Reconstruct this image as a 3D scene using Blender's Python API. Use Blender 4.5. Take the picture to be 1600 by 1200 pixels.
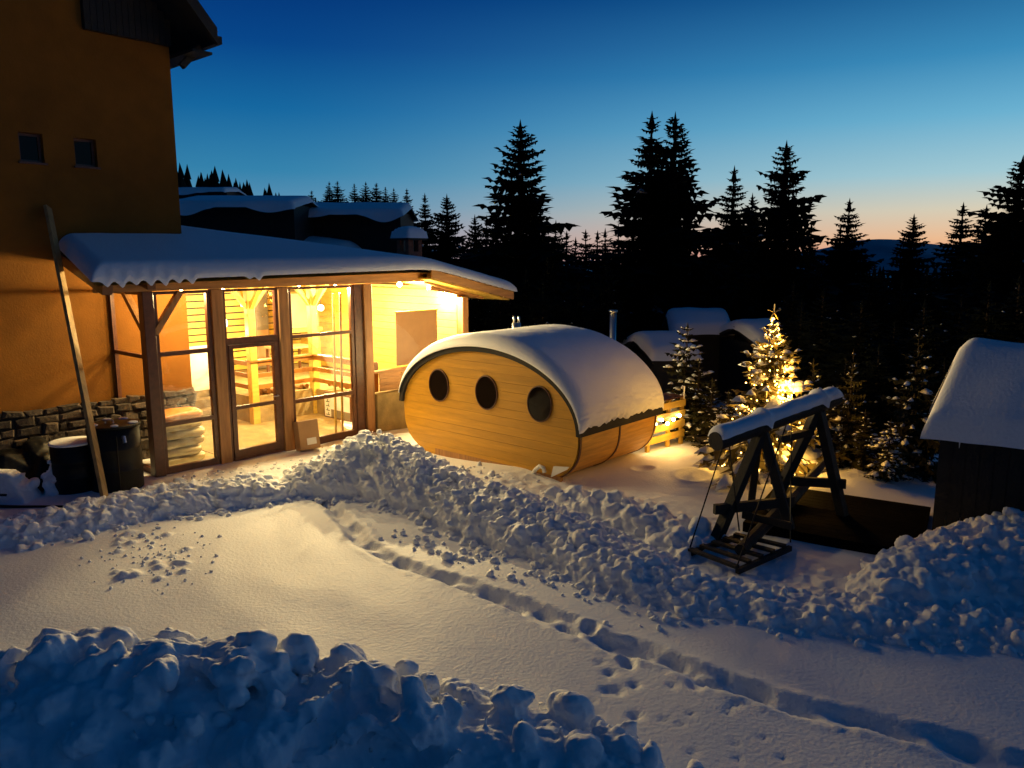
import bpy, bmesh, math, random
import numpy as np
from mathutils import Vector, Matrix, noise as mn
R = math.radians
sc = bpy.context.scene
for o in list(bpy.data.objects): bpy.data.objects.remove(o)
col = sc.collection

# ------------------------------------------------------------------ camera
CAM_H = 3.5; PITCH = R(9.4)
cam = bpy.data.cameras.new('camera'); cam.sensor_width = 36; cam.lens = 36*1210/1600
cam.clip_end = 8000; cam.clip_start = .05
camo = bpy.data.objects.new('camera', cam); col.objects.link(camo)
camo.location = (0, 0, CAM_H); camo.rotation_euler = (R(90)-PITCH, 0, 0); sc.camera = camo
sc.view_settings.view_transform = 'Standard'; sc.view_settings.look = 'None'
sc.view_settings.exposure = 0; sc.view_settings.gamma = 1; sc.view_settings.use_curve_mapping = False
sc.render.engine = 'CYCLES'; sc.cycles.use_denoising = True
sc.cycles.max_bounces = 8; sc.cycles.transparent_max_bounces = 12
sc.cycles.sample_clamp_indirect = 4.0; sc.cycles.caustics_reflective = False; sc.cycles.caustics_refractive = False

# ------------------------------------------------------------------ sky at dusk
def lin(r, g, b):
    f = lambda c: (c/255/12.92 if c/255 <= .04045 else ((c/255+.055)/1.055)**2.4)
    return (f(r), f(g), f(b), 1)
world = bpy.data.worlds.new('World'); sc.world = world; world.use_nodes = True
nt = world.node_tree; nt.nodes.clear(); N = nt.nodes.new; L = nt.links.new
wout = N('ShaderNodeOutputWorld'); bg = N('ShaderNodeBackground'); bg.inputs['Strength'].default_value = 1.12
tc = N('ShaderNodeTexCoord'); sep = N('ShaderNodeSeparateXYZ'); L(tc.outputs['Generated'], sep.inputs[0])
def ramp(stops):
    r = N('ShaderNodeValToRGB'); e = r.color_ramp.elements
    while len(e) < len(stops): e.new(.5)
    for el, (p, c) in zip(e, stops): el.position = p; el.color = lin(*c)
    L(sep.outputs['Z'], r.inputs['Fac']); return r
cool = ramp([(0, (150, 146, 160)), (.03, (126, 144, 168)), (.06, (86, 138, 170)), (.10, (50, 124, 164)), (.17, (20, 98, 152)), (.24, (7, 66, 130)), (.30, (3, 50, 114)), (.42, (1, 40, 90)), (.6, (1, 36, 74)), (1, (1, 35, 68))])
warm = ramp([(0, (236, 150, 100)), (.018, (246, 186, 124)), (.05, (226, 208, 172)), (.09, (170, 205, 210)), (.15, (112, 180, 208)), (.21, (62, 142, 185)), (.30, (10, 80, 132)), (.42, (2, 48, 96)), (.6, (1, 37, 75)), (1, (1, 35, 68))])
flat = N('ShaderNodeVectorMath'); flat.operation = 'MULTIPLY'; flat.inputs[1].default_value = (1, 1, 0); L(tc.outputs['Generated'], flat.inputs[0])
nrm = N('ShaderNodeVectorMath'); nrm.operation = 'NORMALIZE'; L(flat.outputs[0], nrm.inputs[0])
dot = N('ShaderNodeVectorMath'); dot.operation = 'DOT_PRODUCT'; dot.inputs[1].default_value = (math.sin(R(52)), math.cos(R(52)), 0); L(nrm.outputs[0], dot.inputs[0])
mr = N('ShaderNodeMapRange'); mr.interpolation_type = 'SMOOTHSTEP'; mr.inputs['From Min'].default_value = .34; mr.inputs['From Max'].default_value = 1.20; L(dot.outputs['Value'], mr.inputs['Value'])
mx = N('ShaderNodeMix'); mx.data_type = 'RGBA'; L(mr.outputs[0], mx.inputs['Factor']); L(cool.outputs[0], mx.inputs['A']); L(warm.outputs[0], mx.inputs['B'])
night = ramp([(0, (1, 25, 48)), (.1, (1, 29, 56)), (.3, (1, 33, 65)), (.6, (1, 35, 68)), (1, (1, 35, 68))])   # the eastern sky, already dark
mr2 = N('ShaderNodeMapRange'); mr2.interpolation_type = 'SMOOTHSTEP'; mr2.inputs['From Min'].default_value = .35; mr2.inputs['From Max'].default_value = -.55; L(dot.outputs['Value'], mr2.inputs['Value'])
mx2 = N('ShaderNodeMix'); mx2.data_type = 'RGBA'; L(mr2.outputs[0], mx2.inputs['Factor']); L(mx.outputs['Result'], mx2.inputs['A']); L(night.outputs[0], mx2.inputs['B'])
L(mx2.outputs['Result'], bg.inputs['Color']); L(bg.outputs[0], wout.inputs[0])

# ------------------------------------------------------------------ materials
MATS = {}
def mat(name, base=(.5, .5, .5), rough=.6, metal=0, var=0.0, scale=4, bump=0.0, bscale=30, stretch=(1, 1, 1), per_obj=0.0, spec=.5, dark=None):
    m = bpy.data.materials.new(name); m.use_nodes = True; t = m.node_tree; b = t.nodes['Principled BSDF']
    b.inputs['Base Color'].default_value = (*base, 1); b.inputs['Roughness'].default_value = rough; b.inputs['Metallic'].default_value = metal
    b.inputs['Specular IOR Level'].default_value = spec
    tcn = t.nodes.new('ShaderNodeTexCoord'); mp = t.nodes.new('ShaderNodeMapping'); mp.inputs['Scale'].default_value = stretch
    t.links.new(tcn.outputs['Object'], mp.inputs[0])
    cur = None
    if var:
        n = t.nodes.new('ShaderNodeTexNoise'); n.inputs['Scale'].default_value = scale; n.inputs['Detail'].default_value = 6; n.inputs['Roughness'].default_value = .6
        t.links.new(mp.outputs[0], n.inputs['Vector'])
        r = t.nodes.new('ShaderNodeValToRGB'); r.color_ramp.elements[0].position = .3; r.color_ramp.elements[1].position = .7
        lo = dark or tuple(c*(1-var) for c in base); hi = tuple(min(1, c*(1+var*.6)) for c in base)
        r.color_ramp.elements[0].color = (*lo, 1); r.color_ramp.elements[1].color = (*hi, 1)
        t.links.new(n.outputs['Fac'], r.inputs[0]); cur = r.outputs[0]
    if per_obj:
        oi = t.nodes.new('ShaderNodeObjectInfo'); mr = t.nodes.new('ShaderNodeMapRange'); mr.inputs['To Min'].default_value = 1-per_obj; mr.inputs['To Max'].default_value = 1+per_obj
        t.links.new(oi.outputs['Random'], mr.inputs[0])
        hv = t.nodes.new('ShaderNodeHueSaturation'); t.links.new(mr.outputs[0], hv.inputs['Value'])
        if cur is not None: t.links.new(cur, hv.inputs['Color'])
        else: hv.inputs['Color'].default_value = (*base, 1)
        cur = hv.outputs[0]
    if cur is not None: t.links.new(cur, b.inputs['Base Color'])
    if bump:
        n2 = t.nodes.new('ShaderNodeTexNoise'); n2.inputs['Scale'].default_value = bscale; n2.inputs['Detail'].default_value = 5
        t.links.new(mp.outputs[0], n2.inputs['Vector'])
        bp = t.nodes.new('ShaderNodeBump'); bp.inputs['Strength'].default_value = bump; bp.inputs['Distance'].default_value = .02
        t.links.new(n2.outputs['Fac'], bp.inputs['Height']); t.links.new(bp.outputs[0], b.inputs['Normal'])
    MATS[name] = m; return m
def emat(name, c, s):
    m = bpy.data.materials.new(name); m.use_nodes = True; t = m.node_tree; t.nodes.clear()
    e = t.nodes.new('ShaderNodeEmission'); e.inputs[0].default_value = (*c, 1); e.inputs[1].default_value = s
    o = t.nodes.new('ShaderNodeOutputMaterial'); t.links.new(e.outputs[0], o.inputs[0]); return m
def glassmat(name, tint=(1, 1, 1), refl=.10):
    m = bpy.data.materials.new(name); m.use_nodes = True; t = m.node_tree; t.nodes.clear()
    o = t.nodes.new('ShaderNodeOutputMaterial'); mx = t.nodes.new('ShaderNodeMixShader'); tr = t.nodes.new('ShaderNodeBsdfTransparent'); g = t.nodes.new('ShaderNodeBsdfGlossy')
    tr.inputs[0].default_value = (*tint, 1); g.inputs['Roughness'].default_value = .03
    f = t.nodes.new('ShaderNodeFresnel'); ge = t.nodes.new('ShaderNodeNewGeometry'); mi = t.nodes.new('ShaderNodeMapRange'); mi.inputs['To Min'].default_value = 1.45; mi.inputs['To Max'].default_value = 1/1.45
    t.links.new(ge.outputs['Backfacing'], mi.inputs[0]); t.links.new(mi.outputs[0], f.inputs[0])
    t.links.new(f.outputs[0], mx.inputs[0]); t.links.new(tr.outputs[0], mx.inputs[1]); t.links.new(g.outputs[0], mx.inputs[2]); t.links.new(mx.outputs[0], o.inputs[0]); return m
M_SNOW = mat('snow', (.84, .86, .89), .55, bump=.35, bscale=28, spec=.35)
M_SNOWR = mat('snow_rough', (.84, .86, .89), .6, bump=.6, bscale=16, spec=.3)
M_PLASTER = mat('plaster', (.20, .078, .009), .85, var=.22, scale=1.6, bump=.18, bscale=45, spec=.2)
M_STONE = mat('stone', (.055, .036, .023), .8, var=.5, scale=9, bump=.8, bscale=22, per_obj=.4)
M_MORTAR = mat('mortar', (.034, .025, .017), .9, var=.3, scale=12, bump=.5)
M_POST = mat('larch', (.36, .17, .055), .55, var=.4, scale=3, stretch=(6, 6, .6), bump=.2, bscale=30, per_obj=.12)
M_BEAM = mat('larch_beam', (.34, .17, .06), .55, var=.4, scale=3, stretch=(.6, 6, 6), bump=.2, bscale=30, per_obj=.1)
M_FRAME = mat('dark_stain', (.105, .035, .016), .45, var=.35, scale=5, stretch=(2, 2, 2), bump=.1, per_obj=.1)
M_PINE = mat('pine', (.48, .315, .05), .5, var=.25, scale=3, stretch=(1, 5, 5), bump=.12, per_obj=.12)
M_SAUNA = mat('spruce_board', (.51, .255, .014), .5, var=.2, scale=2.2, stretch=(.8, 6, 9), bump=.12, bscale=25, per_obj=.07)
M_STAVE = mat('spruce_stave', (.56, .29, .04), .5, var=.28, scale=2.2, stretch=(9, .8, 9), bump=.12, bscale=25, per_obj=.07)
M_BITUMEN = mat('bitumen', (.008, .007, .007), .8, bump=.5, bscale=80)
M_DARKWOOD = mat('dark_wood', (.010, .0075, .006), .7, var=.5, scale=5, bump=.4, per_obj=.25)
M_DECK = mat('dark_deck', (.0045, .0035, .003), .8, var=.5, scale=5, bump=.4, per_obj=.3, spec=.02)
M_BLACK = mat('black_iron', (.006, .006, .006), .5, bump=.15, bscale=20, spec=.25)
M_STEEL = mat('steel', (.55, .55, .56), .28, metal=1)
M_SHEET = mat('roof_sheet', (.10, .055, .035), .5)
M_BRICK = mat('brick', (.32, .10, .05), .8, var=.4, scale=20, bump=.5)
M_CONC = mat('concrete', (.24, .17, .065), .85, var=.35, scale=4, bump=.4, bscale=25)
M_RAIL = mat('rail_pine', (.24, .095, .008), .5, var=.25, scale=3, stretch=(1, 5, 5), bump=.12, per_obj=.12)
M_OLDWOOD = mat('weathered_pine', (.30, .19, .07), .7, var=.4, scale=4, stretch=(5, 5, .6), bump=.2)
M_CARD = mat('cardboard', (.36, .21, .10), .8, var=.12, scale=3)
M_PAPER = mat('paper', (.72, .68, .62), .7)
M_NEEDLE = mat('needles', (.008, .011, .008), .8, var=.4, scale=5, spec=.1)
M_TWIG = mat('needles_near', (.030, .028, .010), .8, var=.5, scale=6, spec=.15)
M_BARK = mat('bark', (.03, .02, .013), .9, bump=.6)
M_GLASS = glassmat('glass')
M_DARKGLASS = mat('dark_glass', (.008, .005, .004), .10, spec=.10)
M_WHITE = mat('white_paint', (.75, .75, .72), .5)
M_GREY = mat('grey_board', (.17, .145, .105), .5, var=.25, scale=3)
M_GREEN = mat('green_print', (.02, .09, .03), .6)
M_SACK = mat('sack_plastic', (.34, .26, .10), .4, var=.3, scale=6, bump=.4, bscale=9)
M_SACKO = mat('sack_orange', (.55, .22, .04), .4, var=.3, scale=6, bump=.4, bscale=9)
M_LOGEND = mat('log_wood', (.45, .26, .12), .8, var=.4, scale=10)
M_BULB = emat('bulb_glow', (1, .72, .34), 60)
M_GLOBE = emat('globe_glow', (1, .80, .48), 9)
M_FAIRY = emat('fairy_glow', (1, .50, .09), 22)
M_HILL = mat('far_hill', (.30, .34, .40), .9, var=.35, scale=.01)
M_FARWOOD = mat('far_wood', (.012, .016, .013), .9, spec=.05)

# ------------------------------------------------------------------ mesh helpers
class MB:
    def __init__(s): s.v = []; s.f = []
    def add(s, vs, fs):
        b = len(s.v); s.v.extend([tuple(v) for v in vs]); s.f.extend([tuple(i+b for i in f) for f in fs]); return s
    def box(s, x0, x1, y0, y1, z0, z1):
        return s.add([(x0, y0, z0), (x1, y0, z0), (x1, y1, z0), (x0, y1, z0), (x0, y0, z1), (x1, y0, z1), (x1, y1, z1), (x0, y1, z1)],
                     [(0, 3, 2, 1), (4, 5, 6, 7), (0, 1, 5, 4), (1, 2, 6, 5), (2, 3, 7, 6), (3, 0, 4, 7)])
    def beam(s, p0, p1, w, h, up=(0, 0, 1)):
        p0, p1 = Vector(p0), Vector(p1); d = (p1-p0).normalized(); u = Vector(up)
        a = d.cross(u)
        if a.length < 1e-4: a = d.cross(Vector((1, 0, 0)))
        a.normalize(); b = a.cross(d).normalized()
        vs = []
        for p in (p0, p1):
            for i, j in ((-1, -1), (1, -1), (1, 1), (-1, 1)): vs.append(p+a*w/2*i+b*h/2*j)
        return s.add(vs, [(0, 1, 2, 3), (7, 6, 5, 4), (0, 4, 5, 1), (1, 5, 6, 2), (2, 6, 7, 3), (3, 7, 4, 0)])
    def tube(s, pts, rad, n=8, cap=True):
        pts = [Vector(p) for p in pts]; rs = rad if hasattr(rad, '__len__') else [rad]*len(pts); vs = []; fs = []
        for i, p in enumerate(pts):
            d = (pts[min(i+1, len(pts)-1)]-pts[max(i-1, 0)]).normalized()
            a = d.cross(Vector((0, 0, 1)))
            if a.length < .05: a = d.cross(Vector((0, 1, 0)))
            a.normalize(); b = d.cross(a)
            for k in range(n):
                t = 2*math.pi*k/n; vs.append(p+(a*math.cos(t)+b*math.sin(t))*rs[i])
        for i in range(len(pts)-1):
            for k in range(n): fs.append((i*n+k, i*n+(k+1) % n, (i+1)*n+(k+1) % n, (i+1)*n+k))
        if cap: fs.append(tuple(range(n))[::-1]); fs.append(tuple(range((len(pts)-1)*n, len(pts)*n)))
        return s.add(vs, fs)
    def lathe(s, prof, c=(0, 0, 0), n=20):
        vs = []; fs = []; m = len(prof)
        for (r, z) in prof:
            for k in range(n): t = 2*math.pi*k/n; vs.append((c[0]+r*math.cos(t), c[1]+r*math.sin(t), c[2]+z))
        for i in range(m-1):
            for k in range(n): fs.append((i*n+k, i*n+(k+1) % n, (i+1)*n+(k+1) % n, (i+1)*n+k))
        fs.append(tuple(range(n))[::-1]); fs.append(tuple(range((m-1)*n, m*n))); return s.add(vs, fs)
    def ball(s, c, r, n=8, sq=(1, 1, 1)):
        m = n//2+1; prof = []
        vs = []; fs = []
        for i in range(m+1):
            a = math.pi*i/m-math.pi/2
            for k in range(n):
                t = 2*math.pi*k/n; vs.append((c[0]+r*sq[0]*math.cos(a)*math.cos(t), c[1]+r*sq[1]*math.cos(a)*math.sin(t), c[2]+r*sq[2]*math.sin(a)))
        for i in range(m):
            for k in range(n): fs.append((i*n+k, i*n+(k+1) % n, (i+1)*n+(k+1) % n, (i+1)*n+k))
        return s.add(vs, fs)
    def grid(s, P):   # P[i][j] points
        n, m = len(P), len(P[0]); vs = [p for row in P for p in row]
        return s.add(vs, [(i*m+j, i*m+j+1, (i+1)*m+j+1, (i+1)*m+j) for i in range(n-1) for j in range(m-1)])
    def mesh(s, name, m=None, smooth=False, bevel=0):
        me = bpy.data.meshes.new(name); me.from_pydata(s.v, [], s.f); me.update()
        if bevel:
            bm = bmesh.new(); bm.from_mesh(me)
            bmesh.ops.bevel(bm, geom=bm.edges[:], offset=bevel, segments=1, affect='EDGES', profile=.5); bm.to_mesh(me); bm.free()
        if m: me.materials.append(m)
        if smooth: me.polygons.foreach_set('use_smooth', [True]*len(me.polygons))
        return me
    def build(s, name, m, parent=None, smooth=False, bevel=0):
        return link(name, s.mesh(name, m, smooth, bevel), parent)
def link(name, me, parent=None, loc=None):
    o = bpy.data.objects.new(name, me); col.objects.link(o)
    if parent: o.parent = parent
    if loc: o.location = loc
    return o
def tag(o, label=None, cat=None, group=None, kind=None):
    if label: o['label'] = label
    if cat: o['category'] = cat
    if group: o['group'] = group
    if kind: o['kind'] = kind
    return o
def thing(name, label, cat, loc=(0, 0, 0), rz=0, group=None):
    o = bpy.data.objects.new(name, None); col.objects.link(o); o.location = loc; o.rotation_euler = (0, 0, rz); o.empty_display_size = .1
    return tag(o, label, cat, group)
def npmesh(name, V, F, m, smooth=True):
    me = bpy.data.meshes.new(name); V = np.asarray(V, np.float32); F = np.asarray(F, np.int32); k = F.shape[1]
    me.vertices.add(len(V)); me.vertices.foreach_set('co', V.ravel())
    me.loops.add(F.size); me.loops.foreach_set('vertex_index', F.ravel())
    me.polygons.add(len(F)); me.polygons.foreach_set('loop_start', np.arange(0, F.size, k, dtype=np.int32))
    me.polygons.foreach_set('use_smooth', [smooth]*len(F)); me.update(calc_edges=True); me.validate()
    if m: me.materials.append(m)
    return me
def point_lamp(name, loc, watts, color, parent=None, r=.06):
    l = bpy.data.lights.new(name, 'POINT'); l.energy = watts; l.color = color; l.shadow_soft_size = r
    o = bpy.data.objects.new(name, l); col.objects.link(o); o.location = loc
    if parent: o.parent = parent
    return o
WARM = (1, .735, .32)
def P(px, py, Y):   # the point at forward distance Y seen at a photograph pixel
    u, v = px-800, py-600; c, s = math.cos(PITCH), math.sin(PITCH); k = Y/(1210*c-v*s)
    return Vector((u*k, Y, CAM_H-(1210*s+v*c)*k))
def G(px, py, z=0):
    u, v = px-800, py-600; c, s = math.cos(PITCH), math.sin(PITCH); k = (CAM_H-z)/(1210*s+v*c)
    return Vector((u*k, (1210*c-v*s)*k, z))

# ------------------------------------------------------------------ value noise on arrays
def vnoise(x, y, seed=0):
    xi = np.floor(x).astype(np.int64); yi = np.floor(y).astype(np.int64); xf = x-xi; yf = y-yi
    def h(a, b):
        n = (a*374761393+b*668265263+seed*974634777) & 0xffffffff
        n = ((n ^ (n >> 13))*1274126177) & 0xffffffff
        return ((n ^ (n >> 16)) & 0xffff)/65535.0
    u = xf*xf*(3-2*xf); v = yf*yf*(3-2*yf)
    return (h(xi, yi)*(1-u)+h(xi+1, yi)*u)*(1-v)+(h(xi, yi+1)*(1-u)+h(xi+1, yi+1)*u)*v
def fbm(x, y, seed=0, o=4):
    r = 0; a = .5
    for k in range(o): r = r+a*(vnoise(x*2**k, y*2**k, seed+k)-.5); a *= .5
    return r
def sstep(a, b, x): t = np.clip((x-a)/(b-a), 0, 1); return t*t*(3-2*t)

# ------------------------------------------------------------------ ground
TRAIL = [G(*q) for q in [(440, 758), (510, 785), (545, 815), (565, 845), (620, 875), (700, 905), (800, 945), (880, 978), (940, 1005), (1000, 1022), (1100, 1062), (1220, 1098), (1350, 1130), (1470, 1165), (1600, 1200), (1800, 1270)]]
TRAMPLE = [(.3, 11.3, 1.0), (1.2, 10.4, 1.1), (2.1, 9.3, 1.0), (2.6, 8.3, .9), (3.3, 7.7, .7), (-2.9, 12.7, .7), (-4.0, 12.2, .6)]
def ground_z(X, Y, fine=True):
    X = np.asarray(X, float); Y = np.asarray(Y, float)
    z = .16*fbm(X*.32, Y*.32, 3, 2)+.07*fbm(X*1.1+Y*.4, Y*.9, 9, 2)
    z = z-.10*sstep(12.2, 13.4, Y)*sstep(-3, -1, X)-.13*np.exp(-((X-1.0)/.9)**2-((Y-11.7)/.7)**2)
    z = z-.11*np.clip(Y-17, 0, 60)*sstep(-9, 1, X)*(1-.55*sstep(70, 300, Y))
    z = z+15*np.exp(-((X+75)/38)**2-((Y-150)/60)**2)+4.4*sstep(18, 34, Y)*sstep(-3, -7, X)*(1-sstep(60, 200, Y))
    z = z-34*sstep(80, 500, Y)
    z = z+.5*np.exp(-((X-6.3)/1.0)**2-((Y-12.6)/.9)**2)+.25*np.exp(-((X-5.0)/.8)**2-((Y-11.2)/.7)**2)
    z = z+.10*np.exp(-((X-3.2)/1.0)**2-((Y-12.6)/1.2)**2)
    if fine:
        d = np.full(X.shape, 9.0); s = np.zeros(X.shape); acc = 0; side = np.zeros(X.shape)
        for a, b in zip(TRAIL[:-1], TRAIL[1:]):
            ax, ay, bx, by = a.x, a.y, b.x, b.y; L2 = (bx-ax)**2+(by-ay)**2
            t = np.clip(((X-ax)*(bx-ax)+(Y-ay)*(by-ay))/L2, 0, 1); dx = X-ax-t*(bx-ax); dy = Y-ay-t*(by-ay); dd = np.hypot(dx, dy)
            m = dd < d; d = np.where(m, dd, d); s = np.where(m, acc+t*math.sqrt(L2), s)
            side = np.where(m, ((bx-ax)*dy-(by-ay)*dx)/math.sqrt(L2), side); acc += math.sqrt(L2)
        jit = .16*fbm(s*1.5, s*0+3, 5, 3); q = side-jit
        # feet alternate left and right of the line, dragging a shallow trench between them
        ph = s/.36; k = np.floor(ph); fr = ph-k; sgn = np.where(k % 2 == 0, 1, -1)
        foot = np.exp(-((q-.05*sgn)/.055)**4)*np.exp(-((fr-.5)/.36)**4)
        z = z-(.05*foot+.075*np.exp(-(q/(.055+.10*vnoise(s*2.3, s*0+1, 12)+.03*vnoise(s*11, q*9, 15)))**4)*(.35+1.0*vnoise(s*3.1, q*5, 7)))*np.where(d < .6, 1, 0)
        z = z+.022*np.exp(-((np.abs(q)-.18)/.05)**2)*(vnoise(X*14, Y*14, 4))*np.where(d < .6, 1, 0)
        rs = random.Random(4)
        for i in range(64):     # scattered prints and small pits beside the path
            if i < 34: cx, cy = rs.uniform(.3, 1.9), rs.uniform(4.6, 6.3); r, dp = rs.uniform(.02, .04), .02
            elif i < 44: p = G(rs.uniform(940, 1150), rs.uniform(1040, 1120)); cx, cy, r, dp = p.x, p.y, .05, .03
            else: p = G(rs.uniform(180, 300), rs.uniform(835, 905)); cx, cy, r, dp = p.x, p.y, rs.uniform(.03, .06), -.04
            z = z-dp*np.exp(-(((X-cx)/r)**2+((Y-cy)/r)**2)**1.5)
        for (cx, cy, r, dp) in [(1.5, 5.85, .07, .03), (1.0, 6.25, .07, .05), (2.9, 12.0, .22, .05), (2.2, 12.6, .16, .04), (.75, 6.9, .08, .05)]:
            g = np.hypot((X-cx)/r, (Y-cy)/r*.8); z = z-dp*np.exp(-g**4)+dp*.3*np.exp(-((g-1.3)/.25)**2)
        tr = np.zeros(X.shape)
        for (cx, cy, r) in TRAMPLE: tr = np.maximum(tr, np.exp(-(((X-cx)**2+(Y-cy)**2)/r**2)**2))
        z = z+tr*(.14*np.abs(fbm(X*6, Y*6, 21, 4))+.10*fbm(X*2.5, Y*2.5, 31, 3))
        z = z+.004*fbm(X*9, Y*9, 77, 2)
    return z
def axis(lo, hi, step, a, b, g=1.16):
    m = list(np.arange(lo, hi, step)); l = []; s = step; p = lo
    while p > a: s *= g; p -= s; l.append(p)
    r = []; s = step; p = m[-1]
    while p < b: s *= g; p += s; r.append(p)
    return np.array(l[::-1]+m+r)
gx = axis(-7.2, 7.2, .035, -1500, 2500); gy = axis(3.2, 14.2, .035, -60, 3500)
GX, GY = np.meshgrid(gx, gy, indexing='ij'); GZ = ground_z(GX, GY)
n, m = GX.shape; idx = np.arange(n*m).reshape(n, m)
F = np.stack([idx[:-1, :-1], idx[1:, :-1], idx[1:, 1:], idx[:-1, 1:]], -1).reshape(-1, 4)
tag(link('snow_ground', npmesh('snow_ground', np.stack([GX, GY, GZ], -1).reshape(-1, 3), F, M_SNOW)), kind='structure')
def gz(x, y): return float(ground_z(np.array([x]), np.array([y]), False)[0])

# distant hills across the valley, where the sky is brightest
mb = MB(); rows = []
xs = np.linspace(-600, 3000, 140)
prof = np.interp(xs, [-600, 200, 760, 880, 940, 1010, 1090, 1200, 1330, 1500, 1800, 3000], [-60, -50, 10, 38, 46, 44, 34, 30, 24, 18, 10, 20])
prof = prof+10*fbm(xs/90, xs*0, 8, 4)
tag(MB().grid([[(x, y, h*f-34) for y, f in ((1750, 0), (1850, .35), (1950, .7), (2050, 1.0), (2300, .5), (2800, 0))] for x, h in zip(xs, prof+34)]).build('hills', M_HILL, smooth=True), kind='structure')

# ------------------------------------------------------------------ heaps of ploughed snow
def eval_remesh(mb, voxel, name, nz=.03, ns=6, seed=0, mt=M_SNOWR):
    me = mb.mesh(name); o = bpy.data.objects.new(name, me); col.objects.link(o)
    md = o.modifiers.new('r', 'REMESH'); md.mode = 'VOXEL'; md.voxel_size = voxel
    md2 = o.modifiers.new('s', 'SMOOTH'); md2.iterations = 2; md2.factor = .45
    dg = bpy.context.evaluated_depsgraph_get(); ev = bpy.data.meshes.new_from_object(o.evaluated_get(dg))
    bpy.data.objects.remove(o); nv = len(ev.vertices)
    co = np.empty(nv*3, np.float32); ev.vertices.foreach_get('co', co); co = co.reshape(-1, 3); nr = np.empty(nv*3, np.float32); ev.vertices.foreach_get('normal', nr); nr = nr.reshape(-1, 3)
    a, b, c = co[:, 0]*ns, co[:, 1]*ns, co[:, 2]*ns
    d = fbm(a+c*.7, b-c*.6, seed, 4)+fbm(b*.8+17, c*1.3+a*.3, seed+9, 4)
    lo = fbm(co[:, 0]*2.1+co[:, 2], co[:, 1]*2.1, seed+5, 2); hi = fbm(a*3.1+c*2.3, b*3.1-c*2.1, seed+3, 3)
    co = co+nr*(d*nz+lo*.10*(nz/.045)*.6+hi*nz*.55)[:, None]
    ev.vertices.foreach_set('co', co.ravel()); ev.polygons.foreach_set('use_smooth', [True]*len(ev.polygons)); ev.update()
    ev.materials.clear(); ev.materials.append(mt); ev.name = name; return ev
def chunk(mb, rng, c, r, tmpl=[None, None]):
    if rng.random() < .6:      # an angular broken piece
        if tmpl[1] is None:
            bm = bmesh.new(); bmesh.ops.create_icosphere(bm, subdivisions=1, radius=1); tmpl[1] = ([v.co.copy() for v in bm.verts], [tuple(v.index for v in f.verts) for f in bm.faces]); bm.free()
        vs, fs = tmpl[1]; sq = (rng.uniform(.7, 1.35), rng.uniform(.7, 1.35), rng.uniform(.5, 1.0)); m = Matrix.Rotation(rng.uniform(0, 6), 3, (rng.random(), rng.random(), rng.random()+.1))
        mb.add([(c[0]+q.x, c[1]+q.y, c[2]+q.z) for q in (m @ Vector((v.x*sq[0], v.y*sq[1], v.z*sq[2]))*(r*rng.uniform(.72, 1.28)) for v in vs)], fs); return
    if tmpl[0] is None:
        bm = bmesh.new(); bmesh.ops.create_icosphere(bm, subdivisions=2, radius=1); tmpl[0] = ([v.co.copy() for v in bm.verts], [tuple(v.index for v in f.verts) for f in bm.faces]); bm.free()
    vs, fs = tmpl[0]; off = Vector((rng.uniform(0, 99), rng.uniform(0, 99), rng.uniform(0, 99))); sq = (rng.uniform(.75, 1.3), rng.uniform(.75, 1.3), rng.uniform(.6, 1.0))
    out = []
    for v in vs:
        k = r*(1+.45*mn.noise(v*1.3+off)); out.append((c[0]+v.x*sq[0]*k, c[1]+v.y*sq[1]*k, c[2]+v.z*sq[2]*k))
    mb.add(out, fs)
def heap(name, label, pts, seed, lump=(.04, .13), count=300, voxel=.03, nz=.03, ns=7, skirt=1.15, power=2.0):
    rng = random.Random(seed); mb = MB(); segs = []
    for a, b in zip(pts[:-1], pts[1:]):
        k = max(2, int(math.dist(a[:2], b[:2])/.12))
        for i in range(k): t = i/k; segs.append(tuple(a[j]*(1-t)+b[j]*t for j in range(4)))
    segs.append(tuple(pts[-1]))
    for (x, y, h, r) in segs:
        h *= rng.uniform(.82, 1.0); g = gz(x, y); rr = r*.86
        mb.ball((x+rng.uniform(-.04, .04), y+rng.uniform(-.04, .04), g-.03), 1, 14, (rr, rr, h*.92))
    for i in range(count):
        x, y, h, r = rng.choice(segs); q = rng.uniform(0, skirt)**.6; a = rng.uniform(0, 2*math.pi)
        px, py = x+q*r*math.cos(a), y+q*r*math.sin(a)
        rho = lump[0]+(lump[1]-lump[0])*rng.random()**power
        e = q/.88; surf = h*.92*math.sqrt(max(0, 1-e*e))
        chunk(mb, rng, (px, py, gz(px, py)+surf+rho*rng.uniform(-.75, .22)), rho)
    return tag(link(name, eval_remesh(mb, voxel, name, nz, ns, seed)), label, 'snow heap')
heap('snow_heap', 'large blue-shadowed heap of lumpy shovelled snow closest to the viewer, along the bottom edge',
     [(-4.6, 4.2, 1.0, 1.0), (-3.4, 4.3, 1.15, 1.0), (-2.45, 4.3, 1.30, .95), (-1.75, 4.3, 1.22, .9), (-1.0, 4.3, 1.08, .85), (-.4, 4.25, .92, .85), (.25, 4.2, .78, .8), (.62, 4.1, .62, .6), (.95, 4.0, .42, .42)], 11, (.02, .16), 1700, .017, .07, 8, 1.1, 2.6)
heap('snow_heap', 'tallest heap of shovelled snow, its peak between the glazed porch and the oval sauna',
     [(-3.2, 11.45, .30, .5), (-2.75, 11.5, .58, .65), (-2.15, 11.6, .90, .85), (-1.75, 11.35, .80, .8), (-1.3, 10.9, .62, .75), (-.8, 10.5, .52, .65)], 12, (.02, .085), 2200, .018, .045, 12, 1.2, 2.8)
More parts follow.
